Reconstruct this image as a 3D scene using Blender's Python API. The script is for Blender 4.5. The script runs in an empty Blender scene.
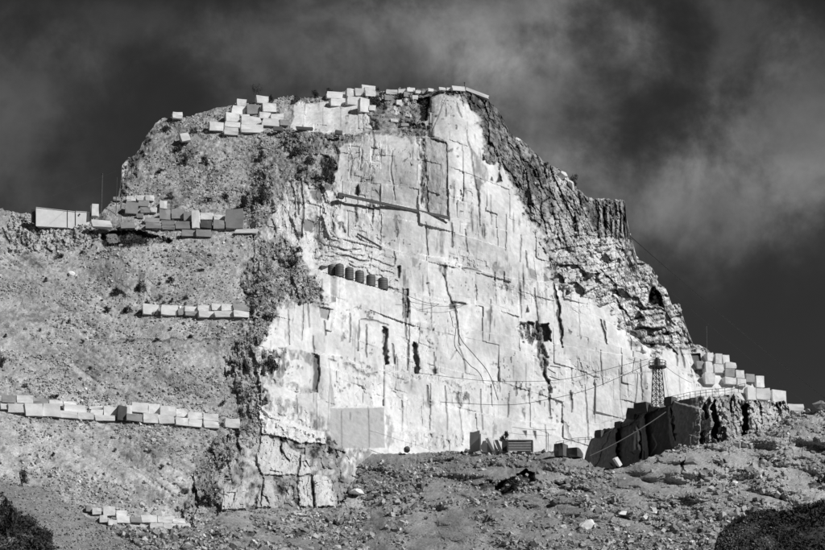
import bpy, math, random
import numpy as np
from mathutils import Vector, Matrix

random.seed(7)
RNG = np.random.default_rng(7)
S = bpy.context.scene
COL = S.collection

# ------------------------------------------------------------------ camera
PITCH = math.radians(14.0)
FPX = 3000.0                       # focal length in pixels of an 825 px wide frame
CAMZ = 1.7
cam_d = bpy.data.cameras.new('camera')
cam_d.sensor_width = 36.0
cam_d.lens = 36.0 * FPX / 825.0
cam_d.clip_start = 0.5
cam_d.clip_end = 30000
cam = bpy.data.objects.new('camera', cam_d)
COL.objects.link(cam)
cam.location = (0, 0, CAMZ)
cam.rotation_euler = (math.radians(90) + PITCH, 0, 0)
S.camera = cam

# ------------------------------------------------------------------ light
SUN_AZ = math.radians(54)          # to the right of straight behind the camera
SUN_EL = math.radians(40)
sun_dir = Vector((math.sin(SUN_AZ) * math.cos(SUN_EL), -math.cos(SUN_AZ) * math.cos(SUN_EL), math.sin(SUN_EL)))
sd = bpy.data.lights.new('sun', 'SUN')
sd.energy = 4.2
sd.angle = math.radians(0.5)
sd.color = (1, 1, 1)               # monochrome photograph
sun = bpy.data.objects.new('sun', sd)
COL.objects.link(sun)
sun.rotation_euler = sun_dir.to_track_quat('Z', 'Y').to_euler()
sun.location = sun_dir * 900

S.view_settings.view_transform = 'Standard'
S.view_settings.look = 'None'
S.view_settings.exposure = 0.0
S.view_settings.gamma = 1.0


def pix_dir(u, v):
    """world direction (y = 1) of a pixel of the 825 x 550 photograph"""
    cx = (np.asarray(u, float) - 412.5) / FPX
    cy = (275.0 - np.asarray(v, float)) / FPX
    dy = math.cos(PITCH) - cy * math.sin(PITCH)
    dz = math.sin(PITCH) + cy * math.cos(PITCH)
    return cx / dy, dz / dy


def world_pt(u, v, Y):
    a, b = pix_dir(u, v)
    return Vector((float(a) * Y, Y, CAMZ + float(b) * Y))


# world: sky through a red filter (monochrome film), broken cloud
W = bpy.data.worlds.new('World')
S.world = W
W.use_nodes = True
nt = W.node_tree
nt.nodes.clear()
N = nt.nodes.new
L = nt.links.new
out = N('ShaderNodeOutputWorld')
bg = N('ShaderNodeBackground')
sky = N('ShaderNodeTexSky')
sky.sky_type = 'NISHITA'
sky.sun_disc = False
sky.sun_elevation = SUN_EL
sky.sun_rotation = math.pi - SUN_AZ
sky.air_density = 1.0
sky.dust_density = 0.3
sep = N('ShaderNodeSeparateColor')
L(sky.outputs['Color'], sep.inputs[0])
tc = N('ShaderNodeTexCoord')


def wmath(op, a, b=None, clamp=False):
    m = N('ShaderNodeMath')
    m.operation = op
    m.use_clamp = clamp
    for i, x in enumerate((a, b)):
        if x is None:
            continue
        if isinstance(x, (int, float)):
            m.inputs[i].default_value = x
        else:
            L(x, m.inputs[i])
    return m.outputs[0]


def wnoise(scale, detail, rough, dist, off=(0, 0, 0), stretch=(1, 1, 1)):
    mp = N('ShaderNodeMapping')
    mp.inputs['Location'].default_value = off
    mp.inputs['Scale'].default_value = stretch
    L(tc.outputs['Generated'], mp.inputs['Vector'])
    n = N('ShaderNodeTexNoise')
    n.inputs['Scale'].default_value = scale
    n.inputs['Detail'].default_value = detail
    n.inputs['Roughness'].default_value = rough
    n.inputs['Distortion'].default_value = dist
    L(mp.outputs[0], n.inputs['Vector'])
    return n.outputs['Fac']


def cloud_bank(u, v, ru, rv, wob):
    """soft cloud bank centred on the direction of pixel (u, v)"""
    a, b = pix_dir(u, v)
    d = Vector((float(a), 1, float(b))).normalized()
    vs = N('ShaderNodeVectorMath')
    vs.operation = 'SUBTRACT'
    L(tc.outputs['Generated'], vs.inputs[0])
    vs.inputs[1].default_value = d
    mu = N('ShaderNodeVectorMath')
    mu.operation = 'MULTIPLY'
    L(vs.outputs[0], mu.inputs[0])
    mu.inputs[1].default_value = (FPX / ru, FPX / ru, FPX / rv)
    ln = N('ShaderNodeVectorMath')
    ln.operation = 'LENGTH'
    L(mu.outputs[0], ln.inputs[0])
    x = wmath('ADD', ln.outputs['Value'], wob)
    x = wmath('MULTIPLY', x, x)
    return wmath('EXPONENT', wmath('MULTIPLY', x, -0.9))


n1 = wnoise(26, 8, .6, .15)
n2 = wnoise(85, 7, .62, .1, (3, 1, 2))
wob = wmath('ADD', wmath('MULTIPLY', wmath('SUBTRACT', n1, .5), 3.4), wmath('MULTIPLY', wmath('SUBTRACT', n2, .5), 1.1))
banks = [(8, 120, 75, 80, .75), (290, 45, 75, 60, .7), (400, 60, 90, 60, .85), (550, 100, 80, 75, 1.35), (500, 20, 80, 50, 1.0),
         (800, 135, 95, 65, .95), (720, 205, 110, 50, .85), (735, 40, 36, 60, .55), (590, 200, 110, 45, .55), (120, 20, 90, 26, .3)]
tot = None
for (u, v, ru, rv, k) in banks:
    g = wmath('MULTIPLY', cloud_bank(u, v, ru, rv, wob), k)
    tot = g if tot is None else wmath('ADD', tot, g)
base_c = wmath('MULTIPLY', wmath('SUBTRACT', wnoise(14, 5, .55, .2, (5, 5, 1)), .42, ), 1.6, )
base_c = wmath('MAXIMUM', base_c, 0.0)
wisps = wmath('ADD', wmath('MULTIPLY', n2, .9), .55)
cl = wmath('MULTIPLY', wmath('ADD', tot, wmath('MULTIPLY', base_c, .2)), wisps)
blue = wmath('MULTIPLY', sep.outputs[0], 0.13)         # red filter darkens the clear sky
val = wmath('ADD', blue, wmath('MULTIPLY', wmath('POWER', cl, 1.25), .86))
L(val, bg.inputs['Color'])
bg.inputs['Strength'].default_value = 0.10
L(bg.outputs[0], out.inputs['Surface'])

# ------------------------------------------------------------------ numpy noise


def hsh(ix, iy, iz, seed):
    h = (ix.astype(np.uint32) * np.uint32(374761393) + iy.astype(np.uint32) * np.uint32(668265263)
         + iz.astype(np.uint32) * np.uint32(2147483647) + np.uint32((seed * 974634777) & 0xffffffff))
    h = (h ^ (h >> np.uint32(13))) * np.uint32(1274126177)
    h = (h ^ (h >> np.uint32(15))) * np.uint32(2246822519)
    h ^= h >> np.uint32(16)
    return h.astype(np.float32) * np.float32(1 / 4294967296.0)


def n2d(x, y, seed):
    """value noise, -1..1"""
    x = np.asarray(x, np.float64)
    y = np.asarray(y, np.float64)
    fx, fy = np.floor(x), np.floor(y)
    ix, iy = fx.astype(np.int64), fy.astype(np.int64)
    tx, ty = (x - fx).astype(np.float32), (y - fy).astype(np.float32)
    tx = tx * tx * (3 - 2 * tx)
    ty = ty * ty * (3 - 2 * ty)
    z = np.zeros_like(ix)
    a = hsh(ix, iy, z, seed)
    b = hsh(ix + 1, iy, z, seed)
    c = hsh(ix, iy + 1, z, seed)
    d = hsh(ix + 1, iy + 1, z, seed)
    return ((a + (b - a) * tx) + ((c + (d - c) * tx) - (a + (b - a) * tx)) * ty) * 2 - 1


def fbm(x, y, seed, octv=4, gain=.5, lac=2.03):
    r = 0
    a = 1.0
    t = 0
    for i in range(octv):
        r = r + a * n2d(x * lac ** i + 17.3 * i, y * lac ** i - 9.1 * i, seed + i)
        t += a
        a *= gain
    return r / t * 1.6


def sstep(a, b, x):
    t = np.clip((x - a) / (b - a), 0, 1)
    return t * t * (3 - 2 * t)


def facets(x, y, sx, sy, seed, tilt=.5):
    """broken-rock cells: (plane offset with tilt, distance to edge, cell random)"""
    X = x / sx + .30 * n2d(x / sx * 1.7, y / sy * 1.7, seed + 50) + .12 * n2d(x / sx * 5, y / sy * 5, seed + 51)
    Y = y / sy + .30 * n2d(x / sx * 1.7, y / sy * 1.7, seed + 52) + .12 * n2d(x / sx * 5, y / sy * 5, seed + 53)
    fx, fy = np.floor(X).astype(np.int64), np.floor(Y).astype(np.int64)
    best = np.full(X.shape, 1e9)
    sec = np.full(X.shape, 1e9)
    val = np.zeros(X.shape)
    rid = np.zeros(X.shape)
    z = np.zeros_like(fx)
    for i in (-1, 0, 1):
        for j in (-1, 0, 1):
            cx, cy = fx + i, fy + j
            px = cx + hsh(cx, cy, z, seed) * .9
            py = cy + hsh(cx, cy, z, seed + 1) * .9
            dx, dy = X - px, Y - py
            d = dx * dx + dy * dy
            m = d < best
            sec = np.where(m, best, np.minimum(sec, d))
            o = hsh(cx, cy, z, seed + 2) * 2 - 1
            ta = (hsh(cx, cy, z, seed + 3) * 2 - 1) * tilt
            tb = (hsh(cx, cy, z, seed + 4) * 2 - 1) * tilt
            val = np.where(m, o + ta * dx * 2 + tb * dy * 2, val)
            rid = np.where(m, hsh(cx, cy, z, seed + 5), rid)
            best = np.where(m, d, best)
    return val, np.sqrt(sec) - np.sqrt(best), rid


def bricks(x, y, sx, sy, seed, jit=.35):
    """sawn panels: courses with staggered joints -> (cell random, plane tilt, distance to joint)"""
    yw = y / sy + n2d(x / (sx * 3), y / (sy * 3), seed + 7) * jit
    r = np.floor(yw).astype(np.int64)
    z = np.zeros_like(r)
    wv = .6 + .9 * hsh(r, z, z, seed + 3)
    xw = x / (sx * wv) + hsh(r, z, z, seed) * 9 + n2d(x / (sx * 2), y / (sy * .8), seed + 8) * jit * .5
    c = np.floor(xw).astype(np.int64)
    fx, fy = xw - c, yw - r
    h = hsh(r, c, z, seed + 1)
    tx = (hsh(r, c, z, seed + 2) - .5) * (fx - .5) + (hsh(r, c, z, seed + 4) - .5) * (fy - .5)
    e = np.minimum(np.minimum(fx, 1 - fx) * sx * wv, np.minimum(fy, 1 - fy) * sy)
    ex = np.minimum(fx, 1 - fx) * sx * wv
    return h, tx, e, ex


def interp(u, pts):
    p = np.array(pts, float)
    return np.interp(u, p[:, 0], p[:, 1])


def seg_dist(u, v, pts, closed=False):
    p = list(pts) + ([pts[0]] if closed else [])
    best = np.full(u.shape, 1e9)
    tt = np.zeros(u.shape)
    n = len(p) - 1
    for i in range(n):
        ax, ay = p[i]
        bx, by = p[i + 1]
        dx, dy = bx - ax, by - ay
        t = np.clip(((u - ax) * dx + (v - ay) * dy) / max(1e-9, dx * dx + dy * dy), 0, 1)
        d = np.hypot(u - ax - t * dx, v - ay - t * dy)
        m = d < best
        best = np.where(m, d, best)
        tt = np.where(m, (i + t) / n, tt)
    return best, tt


def inside(u, v, poly):
    r = np.zeros(u.shape, bool)
    n = len(poly)
    for i in range(n):
        x1, y1 = poly[i]
        x2, y2 = poly[(i + 1) % n]
        if y1 == y2:
            continue
        c = (y1 > v) != (y2 > v)
        r ^= c & (u < (x2 - x1) * (v - y1) / (y2 - y1) + x1)
    return r


class Field:
    """per-vertex fields of one terrain sheet"""

    def __init__(s, u, v, Y):
        s.u, s.v, s.Y0 = u, v, Y
        a, b = pix_dir(u, v)
        s.X, s.Z = a * Y, b * Y
        s.d = np.zeros(u.shape)        # push away from the valley (m)
        s.alb = np.full(u.shape, .3)
        s.jx = n2d(u * .35, v * .35, 901) * 1.3 + n2d(u * .12, v * .12, 902) * 1.5
        s.jy = n2d(u * .35, v * .35, 903) * 1.3 + n2d(u * .12, v * .12, 904) * 1.5

    def sel(s, pts, pad):
        p = np.array(pts, float)
        return np.nonzero((s.u > p[:, 0].min() - pad) & (s.u < p[:, 0].max() + pad) &
                          (s.v > p[:, 1].min() - pad) & (s.v < p[:, 1].max() + pad))

    def poly(s, pts, feather=1.5, wob=1.0, invert=False):
        """index and 0..1 weight of a polygon with a slightly ragged edge"""
        k = s.sel(pts, feather + 5)
        u = s.u[k] + s.jx[k] * wob
        v = s.v[k] + s.jy[k] * wob
        ins = inside(u, v, pts)
        d, _ = seg_dist(u, v, pts, True)
        sd = np.where(ins, d, -d)
        return k, sstep(-feather * .5, feather * .5, sd)

    def mask(s, pts, feather=1.5, wob=1.0):
        m = np.zeros(s.u.shape)
        k, w = s.poly(pts, feather, wob)
        m[k] = w
        return m

    def crack(s, pts, w=1.0, depth=.5, alb=.12, strength=.8, wob=.35, taper=True):
        k = s.sel(pts, w + 5)
        d, t = seg_dist(s.u[k] + s.jx[k] * wob, s.v[k] + s.jy[k] * wob, pts)
        ww = w * (np.clip(np.sin(np.pi * np.clip(t, .04, .96)) * 1.6, .35, 1) if taper else 1)
        m = 1 - sstep(ww * .35, ww * .35 + .9, d)
        s.d[k] += m * depth
        s.alb[k] = s.alb[k] * (1 - m * strength) + alb * m * strength

    def stain(s, pts, alb, strength=1.0, rough=.0, feather=2, wob=1.0, mottle=0.0, push=0.0, sx=.5, sy=1.6):  # colours patches: rock stains and pale faces, but painted shade too
        k, w = s.poly(pts, feather, wob)
        X, Z = s.X[k], s.Z[k]
        if mottle:
            n = fbm(X / sx, Z / sy, 311, 3)
            w2 = w * strength * np.clip(1 - mottle * .5 + mottle * 1.4 * n, 0, 1)
        else:
            w2 = w * strength
        s.alb[k] = s.alb[k] * (1 - w2) + alb * w2
        if rough:
            f, e, r = facets(X, Z, .7, 1.3, 77, .6)
            s.d[k] += w * rough * (f * .6 + fbm(X * 1.7, Z * .9, 13, 3))
        if push:
            s.d[k] += w * push

    def bench(s, pts, dy, lip=1.0, soft=.8, wob=.25, fade=8., decay=45., fade2=None):
        """everything above the curve stands back by dy (a quarry bench); fades sideways"""
        p = np.array(pts, float)
        vb = np.interp(s.u, p[:, 0], p[:, 1]) + s.jy * wob
        f = sstep(p[0, 0] - fade, p[0, 0], s.u) * (1 - sstep(p[-1, 0], p[-1, 0] + (fade2 or fade), s.u))
        m = sstep(0, soft, vb - s.v) * f
        s.d += m * dy * np.exp(-np.clip(vb - s.v, 0, None) / decay)
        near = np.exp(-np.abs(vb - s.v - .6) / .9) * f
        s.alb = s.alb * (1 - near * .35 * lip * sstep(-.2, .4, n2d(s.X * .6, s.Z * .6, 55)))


def tps(pts):
    P = np.array(pts, float)
    xy = P[:, :2] / 100
    n = len(P)
    d = np.hypot(xy[:, None, 0] - xy[None, :, 0], xy[:, None, 1] - xy[None, :, 1])
    K = np.where(d > 0, d * d * np.log(d + 1e-12), 0) + np.eye(n) * .02
    A = np.zeros((n + 3, n + 3))
    A[:n, :n] = K
    A[:n, n] = 1
    A[:n, n + 1:] = xy
    A[n, :n] = 1
    A[n + 1:, :n] = xy.T
    w = np.linalg.solve(A, np.concatenate([P[:, 2], [0, 0, 0]]))

    def f(u, v):
        u, v = np.asarray(u) / 100, np.asarray(v) / 100
        r = w[n] + w[n + 1] * u + w[n + 2] * v
        for i in range(n):
            q = (u - xy[i, 0]) ** 2 + (v - xy[i, 1]) ** 2
            r = r + w[i] * .5 * q * np.log(q + 1e-12)
        return r
    return f


# ------------------------------------------------------------------ materials
MATS = {}


def mat_terrain(name, bump=.5, grain=3.0, streak=False):
    m = bpy.data.materials.new(name)
    m.use_nodes = True
    t = m.node_tree
    b = t.nodes['Principled BSDF']
    b.inputs['Roughness'].default_value = .92
    b.inputs['Specular IOR Level'].default_value = .15
    at = t.nodes.new('ShaderNodeAttribute')
    at.attribute_name = 'alb'
    co = t.nodes.new('ShaderNodeTexCoord')
    n1 = t.nodes.new('ShaderNodeTexNoise')
    n1.inputs['Scale'].default_value = grain
    n1.inputs['Detail'].default_value = 8
    n1.inputs['Roughness'].default_value = .65
    src = co.outputs['Object']
    if streak:
        mp = t.nodes.new('ShaderNodeMapping')
        mp.inputs['Scale'].default_value = (1, 1, .35)
        t.links.new(src, mp.inputs['Vector'])
        src = mp.outputs[0]
    t.links.new(src, n1.inputs['Vector'])
    mr = t.nodes.new('ShaderNodeMapRange')
    mr.inputs['From Min'].default_value = .3
    mr.inputs['From Max'].default_value = .7
    mr.inputs['To Min'].default_value = .80 if streak else .62
    mr.inputs['To Max'].default_value = 1.12 if streak else 1.38
    t.links.new(n1.outputs['Fac'], mr.inputs['Value'])
    mu = t.nodes.new('ShaderNodeMath')
    mu.operation = 'MULTIPLY'
    t.links.new(at.outputs['Fac'], mu.inputs[0])
    t.links.new(mr.outputs[0], mu.inputs[1])
    t.links.new(mu.outputs[0], b.inputs['Base Color'])
    n2 = t.nodes.new('ShaderNodeTexNoise')
    n2.inputs['Scale'].default_value = grain * .8
    n2.inputs['Detail'].default_value = 6
    t.links.new(co.outputs['Object'], n2.inputs['Vector'])
    bp = t.nodes.new('ShaderNodeBump')
    bp.inputs['Strength'].default_value = bump
    bp.inputs['Distance'].default_value = .25
    t.links.new(n2.outputs['Fac'], bp.inputs['Height'])
    t.links.new(bp.outputs[0], b.inputs['Normal'])
    MATS[name] = m
    return m


def mat_plain(name, alb, rough=.8, var=.25, scale=2.0, bump=.3, metal=0.0, spec=.3):
    m = bpy.data.materials.new(name)
    m.use_nodes = True
    t = m.node_tree
    b = t.nodes['Principled BSDF']
    b.inputs['Roughness'].default_value = rough
    b.inputs['Metallic'].default_value = metal
    b.inputs['Specular IOR Level'].default_value = spec
    co = t.nodes.new('ShaderNodeTexCoord')
    oi = t.nodes.new('ShaderNodeObjectInfo')
    n1 = t.nodes.new('ShaderNodeTexNoise')
    n1.noise_dimensions = '4D'
    n1.inputs['Scale'].default_value = scale
    n1.inputs['Detail'].default_value = 7
    n1.inputs['Roughness'].default_value = .65
    t.links.new(co.outputs['Object'], n1.inputs['Vector'])
    wv = t.nodes.new('ShaderNodeMath')
    wv.operation = 'MULTIPLY'
    wv.inputs[1].default_value = 57.0
    t.links.new(oi.outputs['Random'], wv.inputs[0])
    t.links.new(wv.outputs[0], n1.inputs['W'])
    mr = t.nodes.new('ShaderNodeMapRange')
    mr.inputs['From Min'].default_value = .3
    mr.inputs['From Max'].default_value = .7
    mr.inputs['To Min'].default_value = alb * (1 - var)
    mr.inputs['To Max'].default_value = alb * (1 + var)
    t.links.new(n1.outputs['Fac'], mr.inputs['Value'])
    r2 = t.nodes.new('ShaderNodeMapRange')
    r2.inputs['To Min'].default_value = 1 - var * .6
    r2.inputs['To Max'].default_value = 1 + var * .3
    t.links.new(oi.outputs['Random'], r2.inputs['Value'])
    mu = t.nodes.new('ShaderNodeMath')
    mu.operation = 'MULTIPLY'
    t.links.new(mr.outputs[0], mu.inputs[0])
    t.links.new(r2.outputs[0], mu.inputs[1])
    t.links.new(mu.outputs[0], b.inputs['Base Color'])
    bp = t.nodes.new('ShaderNodeBump')
    bp.inputs['Strength'].default_value = bump
    bp.inputs['Distance'].default_value = .1
    t.links.new(n1.outputs['Fac'], bp.inputs['Height'])
    t.links.new(bp.outputs[0], b.inputs['Normal'])
    MATS[name] = m
    return m


mat_terrain('scree', .5, 2.6)
mat_terrain('marble', .35, 1.2, True)
mat_terrain('rock', .6, 1.6)
mat_terrain('stones', .4, 3.0)
mat_plain('block_pale', .74, .9, .2, 1.6, .6)
mat_plain('block_grey', .33, .9, .25, 1.2, .4)
mat_plain('block_dark', .10, .9, .4, 1.2, .4)
mat_plain('leaf_dark', .045, .8, .5, 3, 0)
mat_plain('leaf_mid', .09, .8, .5, 3, 0)
mat_plain('bark', .07, .9, .3, 6, .3)
mat_plain('steel_dark', .07, .55, .4, 3, .1, .3)
mat_plain('steel_rust', .16, .8, .4, 2, .2)
mat_plain('tank_plastic', .12, .6, .2, 1.5, .05)
mat_plain('panel_white', .7, .7, .1, .8, .05)
mat_plain('concrete', .4, .9, .15, 1.5, .2)
mat_plain('cable_black', .04, .6, .2, 5, 0)
mat_plain('cable_grey', .3, .6, .2, 5, 0)
mat_plain('valley_ground', .15, .95, .4, .05, .3)


def link(name, me, mat=None, parent=None):
    o = bpy.data.objects.new(name, me)
    COL.objects.link(o)
    if me is not None and mat is not None and not len(me.materials):
        me.materials.append(MATS[mat] if isinstance(mat, str) else mat)
    if parent is not None:
        o.parent = parent
    return o


def tag(o, label=None, cat=None, group=None, kind=None):
    if label:
        o['label'] = label
    if cat:
        o['category'] = cat
    if group:
        o['group'] = group
    if kind:
        o['kind'] = kind
    return o


def np_mesh(name, verts, faces, alb=None, smooth=False):
    me = bpy.data.meshes.new(name)
    verts = np.ascontiguousarray(verts, np.float32)
    faces = np.ascontiguousarray(faces, np.int32)
    k = faces.shape[1]
    me.vertices.add(len(verts))
    me.vertices.foreach_set('co', verts.ravel())
    me.loops.add(faces.size)
    me.loops.foreach_set('vertex_index', faces.ravel())
    me.polygons.add(len(faces))
    me.polygons.foreach_set('loop_start', np.arange(0, faces.size, k, dtype=np.int32))
    me.update(calc_edges=True)
    me.polygons.foreach_set('use_smooth', np.full(len(faces), smooth))
    if alb is not None:
        a = me.attributes.new('alb', 'FLOAT', 'POINT')
        a.data.foreach_set('value', np.ascontiguousarray(alb, np.float32))
    return me


class Sheet:
    """terrain sheet between a lower and an upper outline, at surveyed distances"""

    def __init__(s, u0, u1, du, vbot, vtop, yf, nrow=None, dv=.8):
        s.us = np.arange(u0, u1 + du * .5, du)
        vt = interp(s.us, vtop)
        vt = vt + n2d(s.us * .45, s.us * 0, 31) * .9 + n2d(s.us * .16, s.us * 0, 32) * .8
        vb = interp(s.us, vbot) if not np.isscalar(vbot) else np.full(s.us.shape, float(vbot))
        s.vt, s.vb = vt, vb
        s.n = nrow or int((vb - vt).max() / dv) + 1
        t = np.linspace(0, 1, s.n)[None]
        U = np.repeat(s.us[:, None], s.n, 1)
        kw = max(3, min(81, len(vt) // 6) | 1)
        vs = np.convolve(np.pad(vt, kw // 2, mode='edge'), np.ones(kw) / kw, 'valid')
        lim = .14 * (vb - vs)
        lo = np.clip(vt - vs, -3 * lim, lim)
        vs = vt - lo
        vs = np.minimum(vs, vb - 4)
        V = vb[:, None] + (vs - vb)[:, None] * t + (vt - vs)[:, None] * t ** 6
        s.V = V
        s.F = Field(U, V, yf(U, V))

    def finish(s):
        F = s.F
        s.Y = F.Y0 + F.d
        a, b = pix_dir(F.u, F.v)
        s.P = np.stack([a * s.Y, s.Y, CAMZ + b * s.Y], -1)

    def at(s, u, v, off=0.0):
        """surface point seen at pixel (u, v)"""
        i = int(round((u - s.us[0]) / (s.us[1] - s.us[0])))
        i = max(0, min(len(s.us) - 1, i))
        j = int(np.argmin(np.abs(s.V[i] - v)))
        return world_pt(u, v, s.Y[i, j] + off)

    def depth(s, u, v):
        return s.at(u, v).y

    def faces(s):
        n, m = s.P.shape[:2]
        idx = np.arange(n * m).reshape(n, m)
        f = np.stack([idx[:-1, :-1], idx[1:, :-1], idx[1:, 1:], idx[:-1, 1:]], -1)
        return f


def back_rows(P, offs, wob, seed):
    """continue a sheet behind its skyline: list of (back, down)"""
    top = P[:, -1]
    rows = [P]
    for i, (b, d) in enumerate(offs):
        r = top.copy()
        n = fbm(top[:, 0] / max(2, b * .3), np.full(len(top), i * 3.7), seed, 3)
        r[:, 1] += b
        r[:, 2] = np.maximum(top[:, 2] - d + n * wob * min(1, b / 6), -2)
        rows.append(r[:, None])
    return np.concatenate(rows, 1)


def emit_regions(P, alb, reg, names, mats, smooth):
    """split one continuous sheet into objects by face region"""
    n, m = P.shape[:2]
    idx = np.arange(n * m).reshape(n, m)
    f = np.stack([idx[:-1, :-1], idx[1:, :-1], idx[1:, 1:], idx[:-1, 1:]], -1)
    r = reg[:-1, :-1]
    res = []
    PF = P.reshape(-1, 3)
    AF = alb.reshape(-1)
    for k, nm in enumerate(names):
        ff = f[r == k]
        if not len(ff):
            continue
        used, inv = np.unique(ff, return_inverse=True)
        me = np_mesh(nm, PF[used], inv.reshape(ff.shape), AF[used], smooth[k])
        o = link(nm, me, mats[k])
        tag(o, kind='structure')
        res.append(o)
    return res

# ================================================================== MOUNTAIN


SKY_LINE = [(-60, 204), (-20, 208), (0, 209), (10, 211), (30, 214), (36, 223), (90, 224), (95, 219), (100, 214), (108, 206), (113, 200), (118, 197),
            (121, 180), (122, 164), (128, 158), (135, 155), (140, 148), (150, 130), (158, 121), (165, 118), (172, 117),
            (180, 119), (186, 117), (200, 113), (212, 109), (224, 107), (240, 103), (262, 101), (278, 99), (294, 97),
            (312, 97), (326, 96), (345, 92), (352, 90), (366, 88), (382, 92), (395, 92), (405, 88), (414, 89), (437, 89),
            (451, 88), (464, 90), (488, 99), (490, 102), (499, 111), (507, 127), (515, 137), (526, 143), (544, 162),
            (560, 169), (576, 186), (587, 197), (600, 199), (619, 199.5), (625, 200.5), (626, 212), (628, 225), (632, 238),
            (637, 259), (645, 262), (653, 269), (658, 282), (666, 289), (669, 297), (672, 305), (680, 306), (683, 317),
            (686, 326), (693, 344), (706, 348), (714, 356), (728, 362), (735, 371), (755, 380), (765, 391), (784, 397),
            (790, 409), (803, 411), (830, 416), (885, 425)]

YM = tps([(-60, 560, 525), (0, 540, 532), (120, 550, 538), (220, 540, 550), (-60, 400, 568), (0, 405, 572), (120, 412, 579), (240, 425, 586),
          (-60, 312, 600), (0, 312, 603), (140, 312, 608), (250, 312, 607), (0, 250, 626), (100, 240, 630), (240, 235, 634),
          (-60, 205, 642), (50, 220, 640), (130, 180, 652), (200, 150, 660), (260, 110, 674), (330, 96, 678), (262, 160, 657),
          (180, 350, 595), (180, 480, 562), (240, 480, 568), (240, 400, 592), (250, 350, 599), (262, 250, 630), (300, 200, 641), (300, 150, 656),
          (270, 480, 573), (268, 400, 593), (280, 350, 602), (290, 260, 628), (330, 200, 641), (340, 150, 654),
          (345, 480, 582), (340, 450, 592), (325, 370, 605), (320, 300, 614), (400, 440, 604), (400, 350, 616), (390, 280, 626),
          (380, 200, 640), (380, 130, 656), (400, 95, 676), (340, 560, 560), (480, 560, 580), (650, 560, 600), (885, 560, 610),
          (480, 450, 612), (480, 350, 624), (480, 250, 637), (470, 150, 651), (460, 100, 664),
          (560, 450, 620), (560, 350, 630), (560, 270, 642), (540, 180, 660), (500, 110, 678), (650, 450, 626),
          (650, 350, 636), (650, 290, 650), (620, 205, 668), (570, 175, 674), (700, 400, 634), (740, 385, 640),
          (800, 410, 650), (885, 430, 656), (690, 345, 647)])

M = Sheet(-60, 885, .85, [(-60, 562), (200, 562), (240, 545), (340, 540), (420, 530), (590, 490), (885, 480)], SKY_LINE, YM, dv=.85)
F = M.F
u, v, X, Z = F.u, F.v, F.X, F.Z
Yb = F.Y0

RIDGE = [(425, 60), (437, 90), (455, 95), (468, 104), (475, 115), (482, 130), (485, 155), (490, 160), (500, 163), (510, 180),
         (516, 195), (531, 222), (544, 235), (548, 257), (553, 281), (566, 289), (592, 300), (608, 308), (621, 318),
         (629, 334), (642, 345), (650, 350), (668, 352), (690, 350), (700, 352), (712, 345), (712, 60)]
UPPER = [(90, 60), (90, 246), (130, 243), (250, 233), (262, 233), (270, 222), (268, 190), (290, 180), (322, 190), (336, 180), (339, 145), (352, 138),
         (375, 132), (398, 137), (430, 137), (446, 142), (440, 130), (426, 122), (424, 104), (437, 92), (437, 60)]
OUTCROPTOP = [(290, 129), (295, 104), (300, 100), (312, 104), (330, 101), (345, 92), (362, 98), (368, 118), (376, 130), (345, 134), (310, 132)]
GULLY = [(236, 236), (262, 236), (285, 244), (300, 256), (310, 272), (328, 302), (280, 304), (272, 326), (258, 345), (268, 358),
         (264, 395), (262, 430), (245, 450), (222, 480), (222, 518), (200, 526), (178, 516), (195, 470), (212, 440), (238, 425),
         (243, 400), (225, 370), (240, 340), (248, 310), (240, 290), (250, 265), (250, 248)]
LOWROCK = [(222, 515), (222, 480), (250, 445), (262, 430), (268, 418), (320, 440), (326, 432), (345, 450), (345, 475), (365, 500), (375, 525), (300, 530)]
MARBLE = [(288, 240), (275, 236), (258, 240), (270, 215), (285, 195), (300, 185), (330, 190), (337, 175), (339, 145), (352, 138), (375, 132), (398, 137), (425, 137),
          (428, 104), (437, 92), (455, 95), (468, 104), (475, 115), (482, 130), (485, 155), (500, 163), (510, 180), (516, 195), (531, 222),
          (544, 235), (548, 257), (553, 281), (566, 289), (592, 300), (608, 308), (621, 318), (629, 334), (642, 345), (650, 350),
          (700, 352), (760, 385), (800, 412), (800, 560), (320, 560), (345, 475), (330, 440), (268, 418), (258, 400), (262, 352), (258, 345), (272, 326), (280, 303),
          (328, 302), (312, 275), (302, 256)]

mR = F.mask(RIDGE, 9, 3.2)
mU = F.mask(UPPER, 4, 2)
mT = F.mask(OUTCROPTOP, 2, 1)
mG = F.mask(GULLY, 7, 3)
mL = F.mask(LOWROCK, 5, 2)
mM = F.mask(MARBLE, 3, 1.5)
mM = np.maximum(mM * (1 - mR) * (1 - mL * .8), mT)
mU = mU * (1 - mT) * (1 - mM)
mS = np.clip(1 - mM - mR - mU - mG - mL, 0, 1)

# --- rock relief
f1, e1, r1 = facets(X + .22 * Z, Z, 4.2, 19.0, 5, .55)
f2, e2, r2 = facets(X + .15 * Z, Z, 1.7, 7.5, 15, .6)
f3, e3, r3 = facets(X, Z, 1.1, 2.0, 25, .7)
f4, e4, r4 = facets(X + .1 * Z, Z + .2 * X, .55, .8, 35, .8)
nz1 = fbm(X / 9, Z / 9, 40, 3)
nz2 = fbm(X / 2.2, Z / 2.2, 44, 3)
nz3 = fbm(X / .6, Z / .6, 48, 3)
vst = fbm(X / .55, Z / 9.0, 60, 4)          # vertical streaks
vst2 = fbm((X + .25 * Z) / 1.6, Z / 14.0, 66, 3)

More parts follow.
